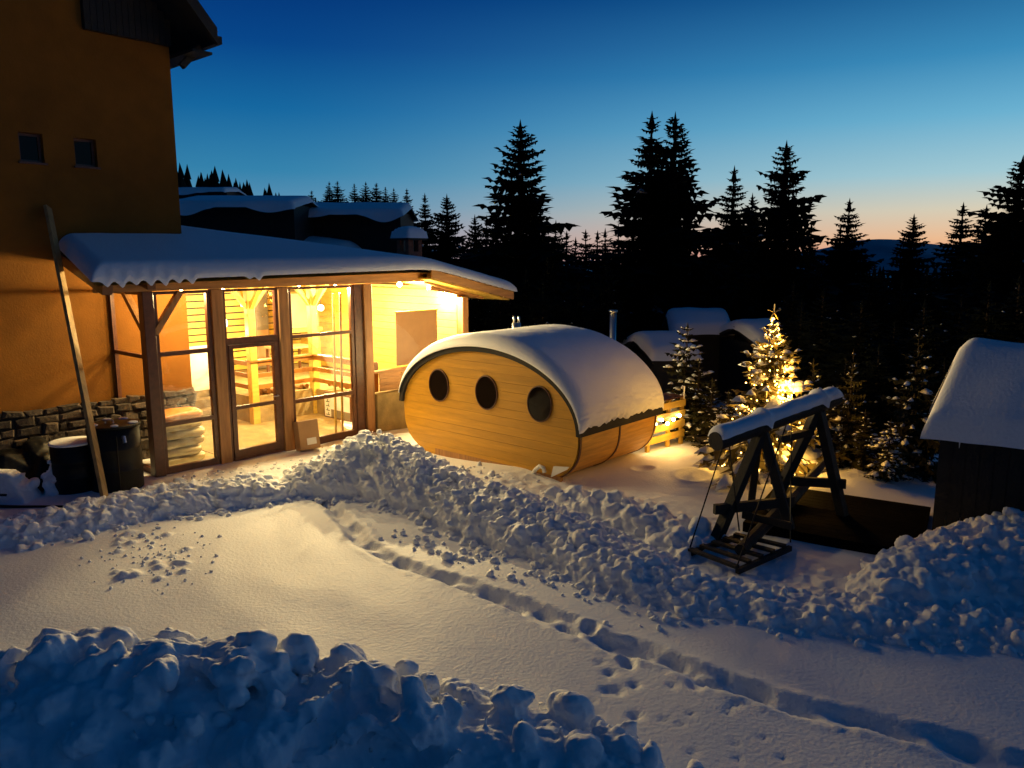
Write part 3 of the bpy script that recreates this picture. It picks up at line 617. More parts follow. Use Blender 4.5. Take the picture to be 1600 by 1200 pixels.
# things outside the porch
bx = inside('cardboard_box', 'brown cardboard box with white label leaning against the porch beside the door', 'box', 2.60, -.27, .02, R(-4))
bb = MB().box(-.20, .20, -.09, .09, 0, .52).build('box', M_CARD, bx); bb.rotation_euler = (R(-9), 0, 0)
lb = MB().box(-.06, .13, -.094, -.0905, .08, .20).build('label', M_PAPER, bb)
pl = tag(MB().beam(WL(-1.22, -1.05, -.02), WL(-.86, 1.22, 4.24), .15, .05, (1, 0, 0)).build('plank', M_OLDWOOD, bevel=.004), 'long pale wooden plank leaning against the ochre house wall', 'plank')
def drum(x, y, r, h, label, rich):
    t = thing('drum', label, 'drum', (x, y, gz(x, y)-.03), 0)
    MB().lathe([(r*.97, 0), (r, .02), (r, h*.33), (r*1.03, h*.345), (r, h*.36), (r, h*.66), (r*1.03, h*.675), (r, h*.69), (r, h)], n=28).build('shell', M_BLACK, t, smooth=True)
    MB().lathe([(r*1.04, h+.001), (r*1.04, h+.03), (r*.95, h+.035), (r*.2, h+.06), (.01, h+.062)], n=28).build('lid', M_BLACK if rich else M_SNOW, t, smooth=True)
    if rich:
        MB().tube([(-.06, -.1, h+.05), (-.06, -.1, h+.10), (.06, -.1, h+.10), (.06, -.1, h+.05)], .012, 6).build('handle', M_STEEL, t)
        mb = MB(); rg = random.Random(3)
        for k in range(9): a = rg.uniform(0, 6.28); mb.ball((r*.8*math.cos(a), r*.8*math.sin(a), h+.045), rg.uniform(.03, .07), 8, (1.3, 1, .4))
        tag(mb.build('snow_patch', M_SNOW, t, smooth=True), kind='stuff')
        MB().tube([(r*.75, -r*.75, h-.12), (r*.9, -r*.95, h-.10), (r*.95, -r, h-.18)], .025, 8).build('tap', M_STEEL, t)
        MB().tube([(r*.55, -r*.88, 0), (r*.55, -r*.88, h-.1)], .012, 6).build('pipe', M_BLACK, t)
drum(-5.98, 11.35, .36, .98, 'tall black drum with snowy lid and tap beside the dark corner post', True)
drum(-6.55, 11.25, .31, .74, 'shorter black drum with snow on its lid behind the leaning plank', False)
tp = thing('tarp_bundle', 'dark covered bundle against the stone plinth at the far left', 'bundle', tuple(WL(-1.35, .72, -.05)))
mb = MB(); rg = random.Random(6)
for c, r in (((0, 0, .3), .42), ((-.5, -.1, .35), .42), ((.25, .1, .2), .3), ((-.2, .1, .55), .3)): chunk(mb, rg, c, r)
link('cover', eval_remesh(mb, .035, 'cover', .05, 5, 3, M_BLACK), tp)
mb = MB()
for k in range(9): chunk(mb, rg, (.27+rg.uniform(-.06, .06), -.42+rg.uniform(-.04, .04), .05+k*.065), .11-.007*k)
link('snow_patch', eval_remesh(mb, .03, 'snow_patch', .03, 8, 4), tp)
sl_ = thing('sledge', 'black tubular sledge heaped with snow at the left edge', 'sledge', tuple(G(24, 783)), R(2))
mb = MB()
mb.add([(-.75, -.2, 0), (.28, -.22, 0), (.26, .3, 0), (-.75, .3, 0), (-.75, -.05, .46), (-.02, -.05, .43), (-.05, .2, .44), (-.75, .2, .46)], [(0, 3, 2, 1), (4, 5, 6, 7), (0, 1, 5, 4), (1, 2, 6, 5), (2, 3, 7, 6), (3, 0, 4, 7)])
for k in range(40): chunk(mb, rg, (rg.uniform(-.7, .2), rg.uniform(-.2, .25), rg.uniform(.02, .40)*(.9 if k % 2 else .4)), rg.uniform(.05, .09))
link('snow_load', eval_remesh(mb, .03, 'snow_load', .03, 6, 8, M_SNOW), sl_)
MB().tube([(-.8, -.34, .06), (.35, -.36, .03), (.95, -.38, .03), (1.1, -.38, .06)], .022, 8).build('runner', M_BLACK, sl_)
MB().tube([(-.8, -.33, .22), (.10, -.35, .20)], .018, 8).build('rail', M_BLACK, sl_); MB().box(-.16, -.10, -.36, -.32, .06, .22).build('strut', M_BLACK, sl_)

# ------------------------------------------------------------------ oval sauna (local: x along its face, y away, z up)
SA = math.atan2(-.656, .755)
sauna = thing('oval_sauna', 'oval wooden sauna with three portholes under a thick cap of snow', 'sauna', (-.48, 13.15, 0), SA)
EA, EU, EL, EC, DEP = 2.05, 1.17, .96, .73, 2.32
EX = 3.0   # the lower half is squarer than an ellipse
def ell(t, off=0.0):
    c, s = math.cos(t), math.sin(t)
    if s >= 0: return ((EA+off)*c, EC+(EU+off)*s)
    k = (abs(c)**EX+abs(s)**EX)**(-1/EX); return ((EA+off)*c*k, EC+(EL+off)*s*k)
def hw(z):
    b = EU if z >= EC else EL; q = (z-EC)/b; return EA*math.sqrt(max(0, 1-q*q)) if q > 0 else EA*max(0, 1-abs(q)**EX)**(1/EX)
ports = [(-1.07, 1.19, .30), (.10, 1.19, .30), (1.27, 1.14, .30)]
zz = EC-EL+.005; k = 0
while zz < EC+EU-.01:
    z1 = min(zz+.148, EC+EU-.004); lo = zz+.001; hi = z1-.001; S = 6
    zl = [lo+(hi-lo)*i/S for i in range(S+1)]; left = [(-max(.01, hw(z)-.012), z) for z in zl]; right = [(max(.01, hw(z)-.012), z) for z in zl]
    poly = left+right[::-1]; nn = len(poly)
    vs = [(p[0], -.045+.002*(k % 3), p[1]) for p in poly]+[(p[0], 0, p[1]) for p in poly]
    fs = [(i, i+1, nn-2-i, nn-1-i) for i in range(S)]+[(i, nn+i, nn+(i+1) % nn, (i+1) % nn) for i in range(nn)]+[(nn+nn-1-i, nn+nn-2-i, nn+i+1, nn+i) for i in range(S)]
    MB().add(vs, fs).build('board', M_SAUNA, sauna); zz = z1; k += 1
vs = [(0, DEP, EC)]+[(ell(t, -.01)[0], DEP, ell(t, -.01)[1]) for t in np.linspace(0, 2*math.pi, 48, endpoint=False)]
MB().add(vs, [(0, 1+i, 1+(i+1) % 48) for i in range(48)]).build('back_wall', M_STAVE, sauna)
# staves below the roofing
def stave(t0, t1, th=.045, y0=.004, y1=DEP):
    a0, a1, b0, b1 = ell(t0, -th), ell(t1, -th), ell(t0), ell(t1)
    return MB().add([(a0[0], y0, a0[1]), (a1[0], y0, a1[1]), (b1[0], y0, b1[1]), (b0[0], y0, b0[1]), (a0[0], y1, a0[1]), (a1[0], y1, a1[1]), (b1[0], y1, b1[1]), (b0[0], y1, b0[1])],
                    [(0, 1, 2, 3), (7, 6, 5, 4), (0, 4, 5, 1), (1, 5, 6, 2), (2, 6, 7, 3), (3, 7, 4, 0)])
ts = [math.pi*.99]; t = ts[0]
while t < 2*math.pi-.02:
    c, s = math.cos(t), math.sin(t); sp = math.hypot(EA*s, EL*c); t += .112/max(sp, .3); ts.append(min(t, 2*math.pi+.0))
for a, b in zip(ts[:-1], ts[1:]): stave(a+.0012, b-.0012).build('stave', M_STAVE, sauna)
def band(t0, t1, off0, off1, y0, y1, name, m, S=40, parent=None):
    mb = MB(); rows = []
    for i in range(S+1):
        t = t0+(t1-t0)*i/S; a, b = ell(t, off0), ell(t, off1); rows.append([(a[0], y0, a[1]), (b[0], y0, b[1]), (b[0], y1, b[1]), (a[0], y1, a[1]), (a[0], y0, a[1])])
    mb.grid(rows); mb.add(rows[0][:4], [(0, 1, 2, 3)]); mb.add(rows[-1][:4], [(3, 2, 1, 0)])
    return mb.build(name, m, parent or sauna)
roofo = band(math.pi*.985, -.01, -.015, .075, -.10, DEP+.08, 'bitumen_roof', M_BITUMEN)
band(math.pi*.99, 2*math.pi-.01, .003, .016, -.02, .03, 'hoop', M_FRAME); band(math.pi*.99, 2*math.pi-.01, .003, .014, 1.10, 1.14, 'hoop', M_FRAME); band(math.pi*.99, 2*math.pi-.01, .003, .014, 2.24, 2.28, 'hoop', M_FRAME)
for (x, z, r) in ports:
    rows = []
    for i in range(33):
        t = 2*math.pi*i/32; c, s = math.cos(t), math.sin(t); rows.append([(x+c*q*.86, y, z+s*q) for q, y in ((r+.0, -.046), (r, -.065), (r-.018, -.068), (r-.024, -.05))])
    ring = MB().grid(rows).build('porthole', M_FRAME, sauna, smooth=False)
    vs = [(x, -.055, z)]+[(x+math.cos(2*math.pi*i/32)*.86*(r-.018), -.055, z+math.sin(2*math.pi*i/32)*(r-.018)) for i in range(32)]
    MB().add(vs, [(0, 1+(i+1) % 32, 1+i) for i in range(32)]).build('pane', M_DARKGLASS, ring)
for y in (.20, DEP-.25): MB().box(-1.15, 1.25, y-.06, y+.06, -.28, -.02).build('skid', M_POST, sauna)
MB().box(-1.2, 1.72, -.048, -.004, -.22, .0).build('plinth_board', M_POST, sauna)
MB().add([(1.55, -.10, -.02), (1.86, -.10, .16), (1.90, -.10, .21), (1.60, -.10, .17), (1.55, -.07, -.02), (1.86, -.07, .16), (1.90, -.07, .21), (1.60, -.07, .17)], [(0, 1, 2, 3), (7, 6, 5, 4), (0, 4, 5, 1), (1, 5, 6, 2), (2, 6, 7, 3), (3, 7, 4, 0)]).build('corner_plate', M_WHITE, sauna)
MB().tube([(1.18, -.09, -.02), (1.25, -.12, .06), (1.33, -.12, .13), (1.41, -.12, .12), (1.43, -.11, .04)], .035, 8).build('drain_pipe', M_WHITE, sauna, smooth=True)
# chimney through the snow
c = thing('flue', 'short double steel flue poking out of the snow on the sauna roof', 'flue', tuple(P(807, 514, 15.1)-Vector((0, 0, .35))))
MB().tube([(0, 0, 0), (0, 0, .47)], .085, 14).build('casing', M_STEEL, c, smooth=True)
for s in (-1, 1): MB().tube([(s*.045, 0, .471), (s*.045, 0, .60)], .022, 8).build('pipe', M_STEEL, c, smooth=True)
# its snow
NS, NY = 220, 60; t0s, t1s = math.pi*.945, R(3)
TT = np.linspace(t0s, t1s, NS); YY = np.concatenate([[-.13, -.135], -.135+.32*np.linspace(.02, 1, 18)**1.7, np.linspace(.22, DEP-.1, 90), np.linspace(DEP-.07, DEP+.10, 14)]); NY = len(YY)
T2, Y2 = np.meshgrid(TT, YY, indexing='ij')
t1v = R(2.5)+R(7)*np.clip(vnoise(Y2*2.3, Y2*0, 3)*.7+vnoise(Y2*23, Y2*0+2, 5)*.35+vnoise(Y2*9, Y2*0+4, 6)*.3-.35, 0, 1)*sstep(-.05, .1, Y2)
T2 = t0s+(t1v-t0s)*np.linspace(0, 1, NS)[:, None]; base = np.vectorize(lambda t: ell(t, .075))(T2)
ang = np.clip(np.minimum((t0s-T2)/.55, (T2-t1v)/.13), 0, 1); ang = np.sqrt(1-(1-ang)**2)
qy = np.clip(np.minimum((Y2+.135)/.26, (DEP+.10-Y2)/.26), 0, 1); qy = np.sqrt(1-(1-qy)**2)
TH = (.15*np.clip(np.sin(np.clip(T2, 0, math.pi)), 0, 1)**.5+.07)*ang*qy+.004
lip = np.clip((R(24)-T2)/R(24), 0, 1)
TH = TH*(1-.45*lip*vnoise(T2*60, Y2*7, 3))+.025*fbm(T2*5, Y2*2, 5, 3)*qy+.035*lip*fbm(T2*40, Y2*9, 9, 3)*ang
nx, nz_ = np.cos(T2)*.35, np.clip(np.sin(T2), .15, 1); nl = np.hypot(nx, nz_); nx, nz_ = nx/nl, nz_/nl
edge = T2 < R(20)
V = np.stack([base[0]+nx*TH, Y2, base[1]+nz_*TH], -1); V[:, 0, :] = np.stack([base[0][:, 0], Y2[:, 0], base[1][:, 0]], -1)
idx = np.arange(NS*NY).reshape(NS, NY); F = np.stack([idx[:-1, :-1], idx[1:, :-1], idx[1:, 1:], idx[:-1, 1:]], -1)
hole = np.zeros((NS-1, NY-1), bool)
link('snow_cap', npmesh('snow_cap', V.reshape(-1, 3), F[~hole].reshape(-1, 4), M_SNOW), roofo)
# tall flue of a stove behind it
f2 = P(957, 545, 17.5); f2t = P(957, 488, 17.5); gzz = gz(f2.x, f2.y)
c = thing('stove_flue', 'tall slim steel flue standing behind the sauna', 'flue', (f2.x, f2.y, gzz))
MB().tube([(0, 0, -.1), (0, 0, f2t.z-gzz)], .075, 14).build('pipe', M_STEEL, c, smooth=True); MB().tube([(0, 0, f2t.z-gzz+.001), (0, 0, f2t.z-gzz+.05)], .10, 14).build('cowl', M_STEEL, c, smooth=True)

# ------------------------------------------------------------------ slatted crate fence with lamps, behind the sauna
fp = G(1012, 706, -.08); fe = G(1068, 690, -.08); fa = math.atan2(fe.y-fp.y, fe.x-fp.x); fl = (fe-fp).length
fence = thing('slatted_fence', 'low slatted timber fence glowing yellow between the sauna and the lit tree', 'fence', (fp.x, fp.y, gz(fp.x, fp.y)), fa)
for k in range(4): MB().box(-.25, fl, -.015, .015, .14+k*.20, .14+k*.20+.13).build('slat', M_PINE, fence)
for x in (.0, fl*.55, fl-.08): MB().box(x, x+.08, .016, .07, -.1, .90).build('fence_post', M_PINE, fence)
MB().box(-.25, fl, .02, .45, .905, .93).build('top_shelf', M_FRAME, fence)
hk = thing('hook', 'white bent hook standing on the slatted fence end', 'hook', (fe.x, fe.y, gz(fe.x, fe.y)+.9), fa)
MB().tube([(-.04, 0, .0), (-.04, 0, .24), (-.1, 0, .25), (-.14, 0, .22)], .018, 8).build('rod', M_WHITE, hk)
fb = thing('fence_lights', 'string of six round bulbs hung along the slatted fence', 'string lights', (fp.x, fp.y, gz(fp.x, fp.y)), fa)
MB().tube([(-.2, -.05, .62), (fl*.3, -.05, .55), (fl*.6, -.05, .60), (fl, -.05, .52)], .006, 5).build('wire', M_BLACK, fb)
for k in range(6):
    x = -.05+fl*k/6; MB().ball((x, -.05, .53+.05*((k*7) % 3-1)), .032, 10).build('bulb', M_BULB, fb, smooth=True)
point_lamp('lamp_light', (fl*.45, -.22, .36), 9, (1, .50, .09), fb, .1)
point_lamp('lamp_light', (fl*.1, -.22, .34), 7, (1, .50, .09), fb, .1)

# ------------------------------------------------------------------ conifers
def spruce(seed, h=10., rb=1.3, lev=34, per=7, snow=0., blade=.30, thin=.85, base=.06, droop=.45):
    rng = random.Random(seed); V = []; F = []; SV = []; SF = []
    def tri(a, b, c): n = len(V); V.extend((a, b, c)); F.append((n, n+1, n+2))
    lean = (rng.uniform(-.012, .012)*h, rng.uniform(-.012, .012)*h)
    for i in range(lev):
        t = base+(1-base)*(i/lev)**.92+rng.uniform(-.008, .008); z0 = t*h
        prof = rb*((1-t)**thin)*(.82+.36*rng.random())+.012*h*(1-t)+.05
        nb = max(4, int(per*(.6+.6*(1-t))+rng.random()))
        a0 = rng.uniform(0, 6.28)
        for b in range(nb):
            if rng.random() < .07: continue
            az = a0+6.283*b/nb+rng.uniform(-.3, .3); Ln = prof*rng.choice((.5, .62, .78, .9, 1.0, 1.08, 1.25)); ca, sa = math.cos(az), math.sin(az)
            up = .55*(t-.45)+rng.uniform(-.1, .1); dr = droop*(1.1-t*.8)*rng.uniform(.6, 1.3); S = 5 if Ln > .35 else 3
            pts = []
            for s in range(S+1):
                q = s/S; r = Ln*q; pts.append(Vector((lean[0]*t+r*ca, lean[1]*t+r*sa, z0+Ln*(up*q-dr*q*q+.22*q**4))))
            px, py = -sa, ca
            for s in range(S):
                p, q = pts[s], pts[s+1]; w = blade*Ln*(1-.75*(s/S))*rng.uniform(.7, 1.25)+.03
                d = (q-p)
                for sg in (-1, 1):
                    tip = p+d*rng.uniform(.9, 1.7)+Vector((px*w*sg, py*w*sg, -w*rng.uniform(.15, .5))); tri(p-d*.25, q, tip)
                hang = w*rng.uniform(.5, 1.0); mid = p+d*.6; tri(p, q+d*.12, mid+Vector((rng.uniform(-.25, .25)*w*px, rng.uniform(-.25, .25)*w*py, -hang)))
                tri(p-d*.2, q, p+d*.3+Vector((px*w*rng.uniform(-.6, .6), py*w*rng.uniform(-.6, .6), w*.22)))
                if snow and rng.random() < snow and s > 0:
                    c = p+d*.6+Vector((0, 0, .012)); u = w*rng.uniform(.35, .8)*(1.55 if snow > .3 else 1); n = len(SV)
                    dd = d.normalized()*u*1.15
                    SV.extend((c-dd*.8+Vector((0, 0, -.1*u)), c+Vector((px*u*.55, py*u*.55, -.22*u)), c+dd+Vector((0, 0, -.3*u)), c-Vector((px*u*.55, py*u*.55, .22*u)), c+Vector((0, 0, .38*u)), c+dd*.5+Vector((0, 0, .18*u))))
                    SF.extend(((n, n+1, n+4), (n+1, n+5, n+4), (n+1, n+2, n+5), (n+2, n+3, n+5), (n+3, n+4, n+5), (n+3, n, n+4), (n, n+3, n+2), (n, n+2, n+1)))
    top = Vector((lean[0], lean[1], h))
    for k in range(6):
        a = 6.28*k/6; tri(top+Vector((0, 0, .012*h)), top+Vector((.018*h*math.cos(a)*.6, .018*h*math.sin(a)*.6, -.05*h)), top+Vector((.018*h*math.cos(a+1.2)*.6, .018*h*math.sin(a+1.2)*.6, -.055*h)))
    trunk = MB().tube([(0, 0, -.05*h), (lean[0]*.5, lean[1]*.5, h*.5), (lean[0], lean[1], h)], [.018*h, .010*h, .002*h], 7)
    return V, F, SV, SF, trunk
def spruce_mesh(seed, m=M_NEEDLE, **k):
    V, F, SV, SF, tr = spruce(seed, **k)
    return (npmesh('crown', [tuple(v) for v in V], F, m, False), tr.mesh('trunk', M_BARK), npmesh('snow_patch', [tuple(v) for v in SV], SF, M_SNOW, True) if SF else None)
def plant(meshes, loc, sx, sz, rz, name, label, group=None):
    t = thing(name, label, 'tree', loc, rz, group)
    for nm, me in zip(('crown', 'trunk', 'snow_patch'), meshes):
        if me:
            o = link(nm, me, t); o.scale = (sx, sx, sz)
            if nm == 'snow_patch': o['kind'] = 'stuff'
    return t
BIG = [spruce_mesh(100+i, h=10, rb=(2.35, 2.2, 2.5, 2.3)[i], lev=52, per=10, snow=.010, thin=(.74, .82, .70, .78)[i], blade=.46, droop=.46) for i in range(4)]
MID = [spruce_mesh(200+i, h=10, rb=(2.7, 3.0, 2.5)[i], lev=38, per=9, snow=.010, blade=.42) for i in range(3)]
rng = random.Random(77)
def forest_tree(px, py, Y, k, w, label, group=None, name='spruce', pool=BIG):
    tip = P(px, py, Y); g = gz(tip.x, Y)-.2; h = tip.z-g
    return plant(pool[k], (tip.x, Y, g), w*h/10, h/10, rng.uniform(0, 6.28), name, label, group)
NAMED = [(815, 190, 25, 0, 1.0, 'tall black spruce rising alone behind the porch roof end and sauna'),
 (1016, 177, 30, 1, 1.12, 'left one of the two tallest spruces standing close together'),
 (1056, 179, 31, 2, .88, 'right one of the two tallest spruces standing close together'),
 (1145, 262, 32, 3, .90, 'slender spruce with layered boughs just right of the tallest pair'),
 (1177, 304, 34, 0, .80, 'thin spruce tip between the slender spruce and the broad pointed one'),
 (1225, 223, 26, 2, .92, 'broad pointed black spruce behind the lit tree'),
 (1270, 347, 42, 1, .8, 'small spruce tip at the foot of the broad pointed spruce'),
 (1330, 312, 36, 3, .95, 'spruce with ragged boughs against the blue hills, left of two'),
 (1312, 352, 40, 1, .7, 'short spruce tip touching the ragged spruce by the blue hills'),
 (1428, 336, 37, 0, .95, 'slim spruce standing alone against the orange glow'),
 (1508, 318, 33, 1, 1.1, 'left tip of the twin spruces before the orange sky'),
 (1538, 322, 33.5, 3, .95, 'right tip of the twin spruces before the orange sky'),
 (1604, 246, 21, 2, 1.1, 'large spruce cut by the right edge of the picture'),
 (1572, 345, 22.5, 0, 1.0, 'dense spruce beside the large one at the right edge'),
 (700, 305, 38, 2, .85, 'bushy spruce behind the brick chimney, taller of the pair'),
 (665, 303, 41, 1, .85, 'spruce directly above the brick chimney'),
 (637, 295, 44, 3, .8, 'spruce just left of the brick chimney beyond the barn roof'),
 (743, 337, 34, 0, .8, 'small spruce between the chimney trees and the lone tall spruce'),
 (775, 318, 27, 3, .8, 'spruce pressed against the lone tall spruce, at its left')]
for a in NAMED: forest_tree(*a[:4], a[4]*1.22, a[5])
for i, (px, py, Y) in enumerate([(513, 284, 55), (528, 283, 56), (553, 287, 58), (570, 284, 60), (588, 286, 60), (602, 292, 62), (616, 294, 60), (487, 298, 66)]):
    forest_tree(px, py, Y, i % 3, 1.25, ['first', 'second', 'third', 'fourth', 'fifth', 'sixth', 'seventh', 'most faded'][i] + (' small dark spruce from the left, on the skyline above the barn roofs' if i < 7 else ' spruce, left of all the small ones above the barn roofs'), 'spruces above the barn roofs', pool=MID)
SHORT = ['short spruce crowding the left flank of the lone tall spruce', 'first short spruce tip right of the lone tall spruce'] + [k + ' short spruce tip right of the lone tall spruce' for k in ('second', 'third', 'fourth', 'fifth', 'sixth')] + ['short spruce against the left flank of the tallest pair', 'short spruce tip just right of the tallest pair, lower one', 'short spruce between the tallest pair and the slender layered spruce', 'short spruce crowding the right flank of the lone tall spruce', 'short spruce right of the brick chimney behind the porch roof']
for i, (px, py, Y) in enumerate([(758, 338, 30), (865, 346, 34), (885, 362, 38), (901, 372, 42), (918, 360, 40), (932, 362, 40), (948, 358, 36), (968, 352, 33), (1105, 385, 36), (1120, 360, 40), (840, 330, 30), (722, 372, 36)]):
    forest_tree(px, py, Y, i % 3, 1.25, SHORT[i], 'short spruces along the forest line', pool=MID)
for i in range(74):
    px = 735+i*12+rng.uniform(-14, 14); py = 402+rng.uniform(0, 50)+(10 if px > 1240 else 0); Y = rng.uniform(21, 34)
    if 955 < px < 1235: Y = rng.uniform(30, 40)
    forest_tree(px, py, Y, i % 3, 1.05, 'black spruce crown in the unlit forest edge', 'spruces massed at the forest edge', pool=MID)
for i, (px, py, Y, w) in enumerate([(1290, 452, 17.5, 1.5), (1345, 470, 16.5, 1.5), (1400, 500, 17, 1.5), (1450, 470, 16, 1.5), (1500, 460, 17, 1.5), (1550, 440, 15.5, 1.4), (1600, 430, 15, 1.4), (1650, 430, 15, 1.4), (1255, 470, 18.5, 1.3), (1240, 440, 20, 1.3), (1160, 430, 29, 1.2), (1110, 430, 28, 1.3), (1060, 430, 29, 1.3), (1000, 440, 28, 1.2), (1375, 540, 15.2, 1.5), (1480, 560, 14.6, 1.5), (1530, 540, 14.2, 1.4), (950, 440, 22, 1.3), (900, 440, 22, 1.3), (850, 450, 21, 1.3), (795, 440, 22, 1.2), (1320, 560, 15.5, 1.4), (1430, 580, 14.8, 1.5)]):
    forest_tree(px, py, Y, i % 3, w, 'low dark spruce standing just beyond the yard', 'low spruces beyond the yard', pool=MID)
# the wood on the far hillsides, one mass
rng2 = random.Random(31); VV = []; FF = []
for i in range(1500):
    if i < 500: X = rng2.uniform(-120, -20); Y = rng2.uniform(110, 190)
    elif i < 1200: Y = rng2.uniform(36, 130); X = rng2.uniform(-.05, .75)*Y
    else: Y = rng2.uniform(150, 420); X = rng2.uniform(.0, .8)*Y
    g = gz(X, Y); h = rng2.uniform(5, 9) if i < 500 else rng2.uniform(4.5, 7.5); lim = 3.5+(-.012 if X > -.1*Y else 9)*Y
    if g+h > lim: h = max(1.5, lim-g)
    w = h*rng2.uniform(.22, .30)
    for k in range(4):
        zb = g+h*(.02+.24*k); zt = g+h*min(1, .42+.22*k); ww = w*(1-.24*k)
        n = len(VV); VV.append((X, Y, zt))
        for s in range(6): a = 1.047*s+k; r = ww*rng2.uniform(.7, 1.2); VV.append((X+r*math.cos(a), Y+r*math.sin(a), zb))
        FF.extend((n, n+1+s, n+1+(s+1) % 6) for s in range(6))
tag(link('far_forest', npmesh('far_forest', VV, FF, M_FARWOOD, False)), 'far dark conifer wood covering the hillsides', 'forest', kind='stuff')

# snow-laden young conifers in the yard
YOUNG = [spruce_mesh(300+i, M_TWIG, h=2.4, rb=(.75, .62, .7)[i], lev=16, per=6, snow=(.40, .22, .26)[i], blade=.34, base=.10, droop=.35) for i in range(3)]
def young(px, py_base, py_top, k, w, label, zb=None):
    b = G(px, py_base, 0); b.z = gz(b.x, b.y); tip = P(px, py_top, b.y); h = tip.z-b.z+.1
    return plant(YOUNG[k], (b.x, b.y, b.z-.1), w*h/2.4, h/2.4, k*1.7+px, 'young_conifer', label)
young(1068, 672, 505, 0, 1.15, 'young snow-clumped conifer close behind the slatted fence')
young(1108, 684, 590, 1, 1.3, 'low snow-clumped conifer between the fence and the lit tree')
young(1320, 745, 545, 1, .8, 'narrow snow-dotted conifer right of the swing')
young(1418, 752, 515, 2, .9, 'dim snow-dotted conifer between the swing and the roofed hut')
young(1088, 678, 560, 1, 1.5, 'bushy snow-clumped conifer just right of the slatted fence end')
young(1122, 702, 645, 0, 1.6, 'lowest snow-clumped conifer before the lit tree, under the log left end')
young(1345, 752, 640, 2, 1.5, 'bushy dim conifer between the swing and the small lit shrub')
young(1440, 756, 620, 1, 1.5, 'bushy snow-dotted conifer touching the roofed hut left side')
young(1383, 768, 655, 0, 1.2, 'small lit snow-clumped shrub conifer on the snow hump')
young(1300, 716, 600, 0, 1.1, 'broad snow-flecked young conifer low behind the far swing frame')
young(1136, 690, 610, 2, 1.3, 'low dark young conifer touching the left side of the lit tree')
young(1262, 740, 560, 2, .85, 'snow-dotted conifer behind the swing log right end')
# the lit tree
b = G(1196, 742); b.z = gz(b.x, b.y); tip = P(1200, 490, b.y); TH_ = tip.z-b.z
ct = thing('christmas_tree', 'snow-clumped conifer wound with glowing yellow fairy lights', 'christmas tree', (b.x, b.y, b.z-.1), .4)
ms = spruce_mesh(411, mat('needles_glow_tint', (.11, .085, .02), .7, var=.4, scale=6), h=2.4, rb=1.15, lev=22, per=8, snow=.5, blade=.34, base=.08, droop=.35, thin=.95)  # golden needle colour carries the glow of the fairy lights
for nm, me in zip(('crown', 'trunk', 'snow_patch'), ms):
    o = link(nm, me, ct); o.scale = (TH_/2.4,)*3
    if nm == 'snow_patch': o['kind'] = 'stuff'
fl_ = MB(); rg = random.Random(17); pts = []
for k in range(190):
    t = (k/190)**1.1; a = k*.42; r = .80*(TH_/2.4)*(1-t)**.95*rg.uniform(.55, .95)+.02
    pts.append((r*math.cos(a), r*math.sin(a), .15+TH_*.97*t+rg.uniform(-.04, .04)))
MB().tube(pts, .004, 4).build('wire', M_BLACK, ct)
for i, p in enumerate(pts):
    fl_.ball(p, .012, 6)
# a knot of bulbs bunched on one side
rotm = Matrix.Rotation(-.4, 3, 'Z')
for k in range(70):
    q = rotm @ Vector((rg.gauss(.10, .07), -.32+rg.gauss(0, .08), 0)); z = rg.uniform(.55, 1.05)*1.25
    fl_.ball((q.x, q.y, .35+z), .014, 6)
o = fl_.build('fairy_lights', M_FAIRY, ct); o['kind'] = 'stuff'
for k in range(15):
    t = (k+.4)/15*.93; a = k*2.4; r = .62*(TH_/2.4)*(1-t)
    point_lamp('lamp_light', (r*math.cos(a), r*math.sin(a), .22+TH_*t), 24*(1-t)+5, (1, .50, .075), ct, .04)
for z, w in ((.95, 24), (1.3, 30), (1.6, 22)):
    q = rotm @ Vector((.16, -.30, z)); point_lamp('lamp_light', tuple(q), w, (1, .50, .075), ct, .04)
st = MB()
for k in range(5):
    a = R(90)+2*math.pi*k/5; c_ = (0, 0, TH_+.12)
    st.beam(c_, (c_[0]+.13*math.cos(a), 0, c_[2]+.13*math.sin(a)), .012, .02, (0, 1, 0))
st.build('star', M_PINE, ct)

# ------------------------------------------------------------------ garden swing: two A-frames under a snowy log
sw = thing('garden_swing', 'dark timber A-frame swing with a thick line of snow on its top log', 'swing')
L0, L1 = P(1118, 690, 9.0), P(1306, 622, 10.3)
lg = MB().tube([L0, L1], [.115, .105], 16).build('top_log', M_DARKWOOD, sw, smooth=False)
ld = (L1-L0); lu = ld.normalized(); sd = lu.cross(Vector((0, 0, 1))).normalized(); upv = sd.cross(lu)
rows = []; NSG = 90
for i in range(NSG+1):
    t = i/NSG; p = L0+ld*t; end = min(1, min(t, 1-t)/.035); e = math.sqrt(1-(1-end)**2); row = []
    hump = .045*math.exp(-((t-.36)/.022)**2)+.045*math.exp(-((t-.84)/.022)**2)
    hgt = (.125+.03*mn.noise(Vector((t*9, 0, 3)))+hump)*e; wd = .125+.02*mn.noise(Vector((t*14, 5, 0)))+hump*.6
    for j in range(15):
        a = math.pi*j/14; row.append(p+sd*(math.cos(a)*wd)+upv*(.045+math.sin(a)**.7*hgt-(hump*1.6 if j in (0, 14) else 0)))
    rows.append(row)
MB().grid(rows).build('snow_cap', M_SNOW, lg, smooth=True)
def aframe(tt, feet, zb, cross):
    top = L0+ld*tt-upv*.06
    for f in feet: MB().beam(top+(top-f)*.06, f, .13, .11).build('leg', M_DARKWOOD, sw, bevel=.006)
    a, b = (top+(feet[0]-top)*cross), (top+(feet[1]-top)*cross); d = (b-a)
    MB().beam(a-d*.28, b+d*.20, .06, .12).build('cross_bar', M_DARKWOOD, sw)
def GG(px, py): p = G(px, py); return Vector((p.x, p.y, gz(p.x, p.y)-.12))
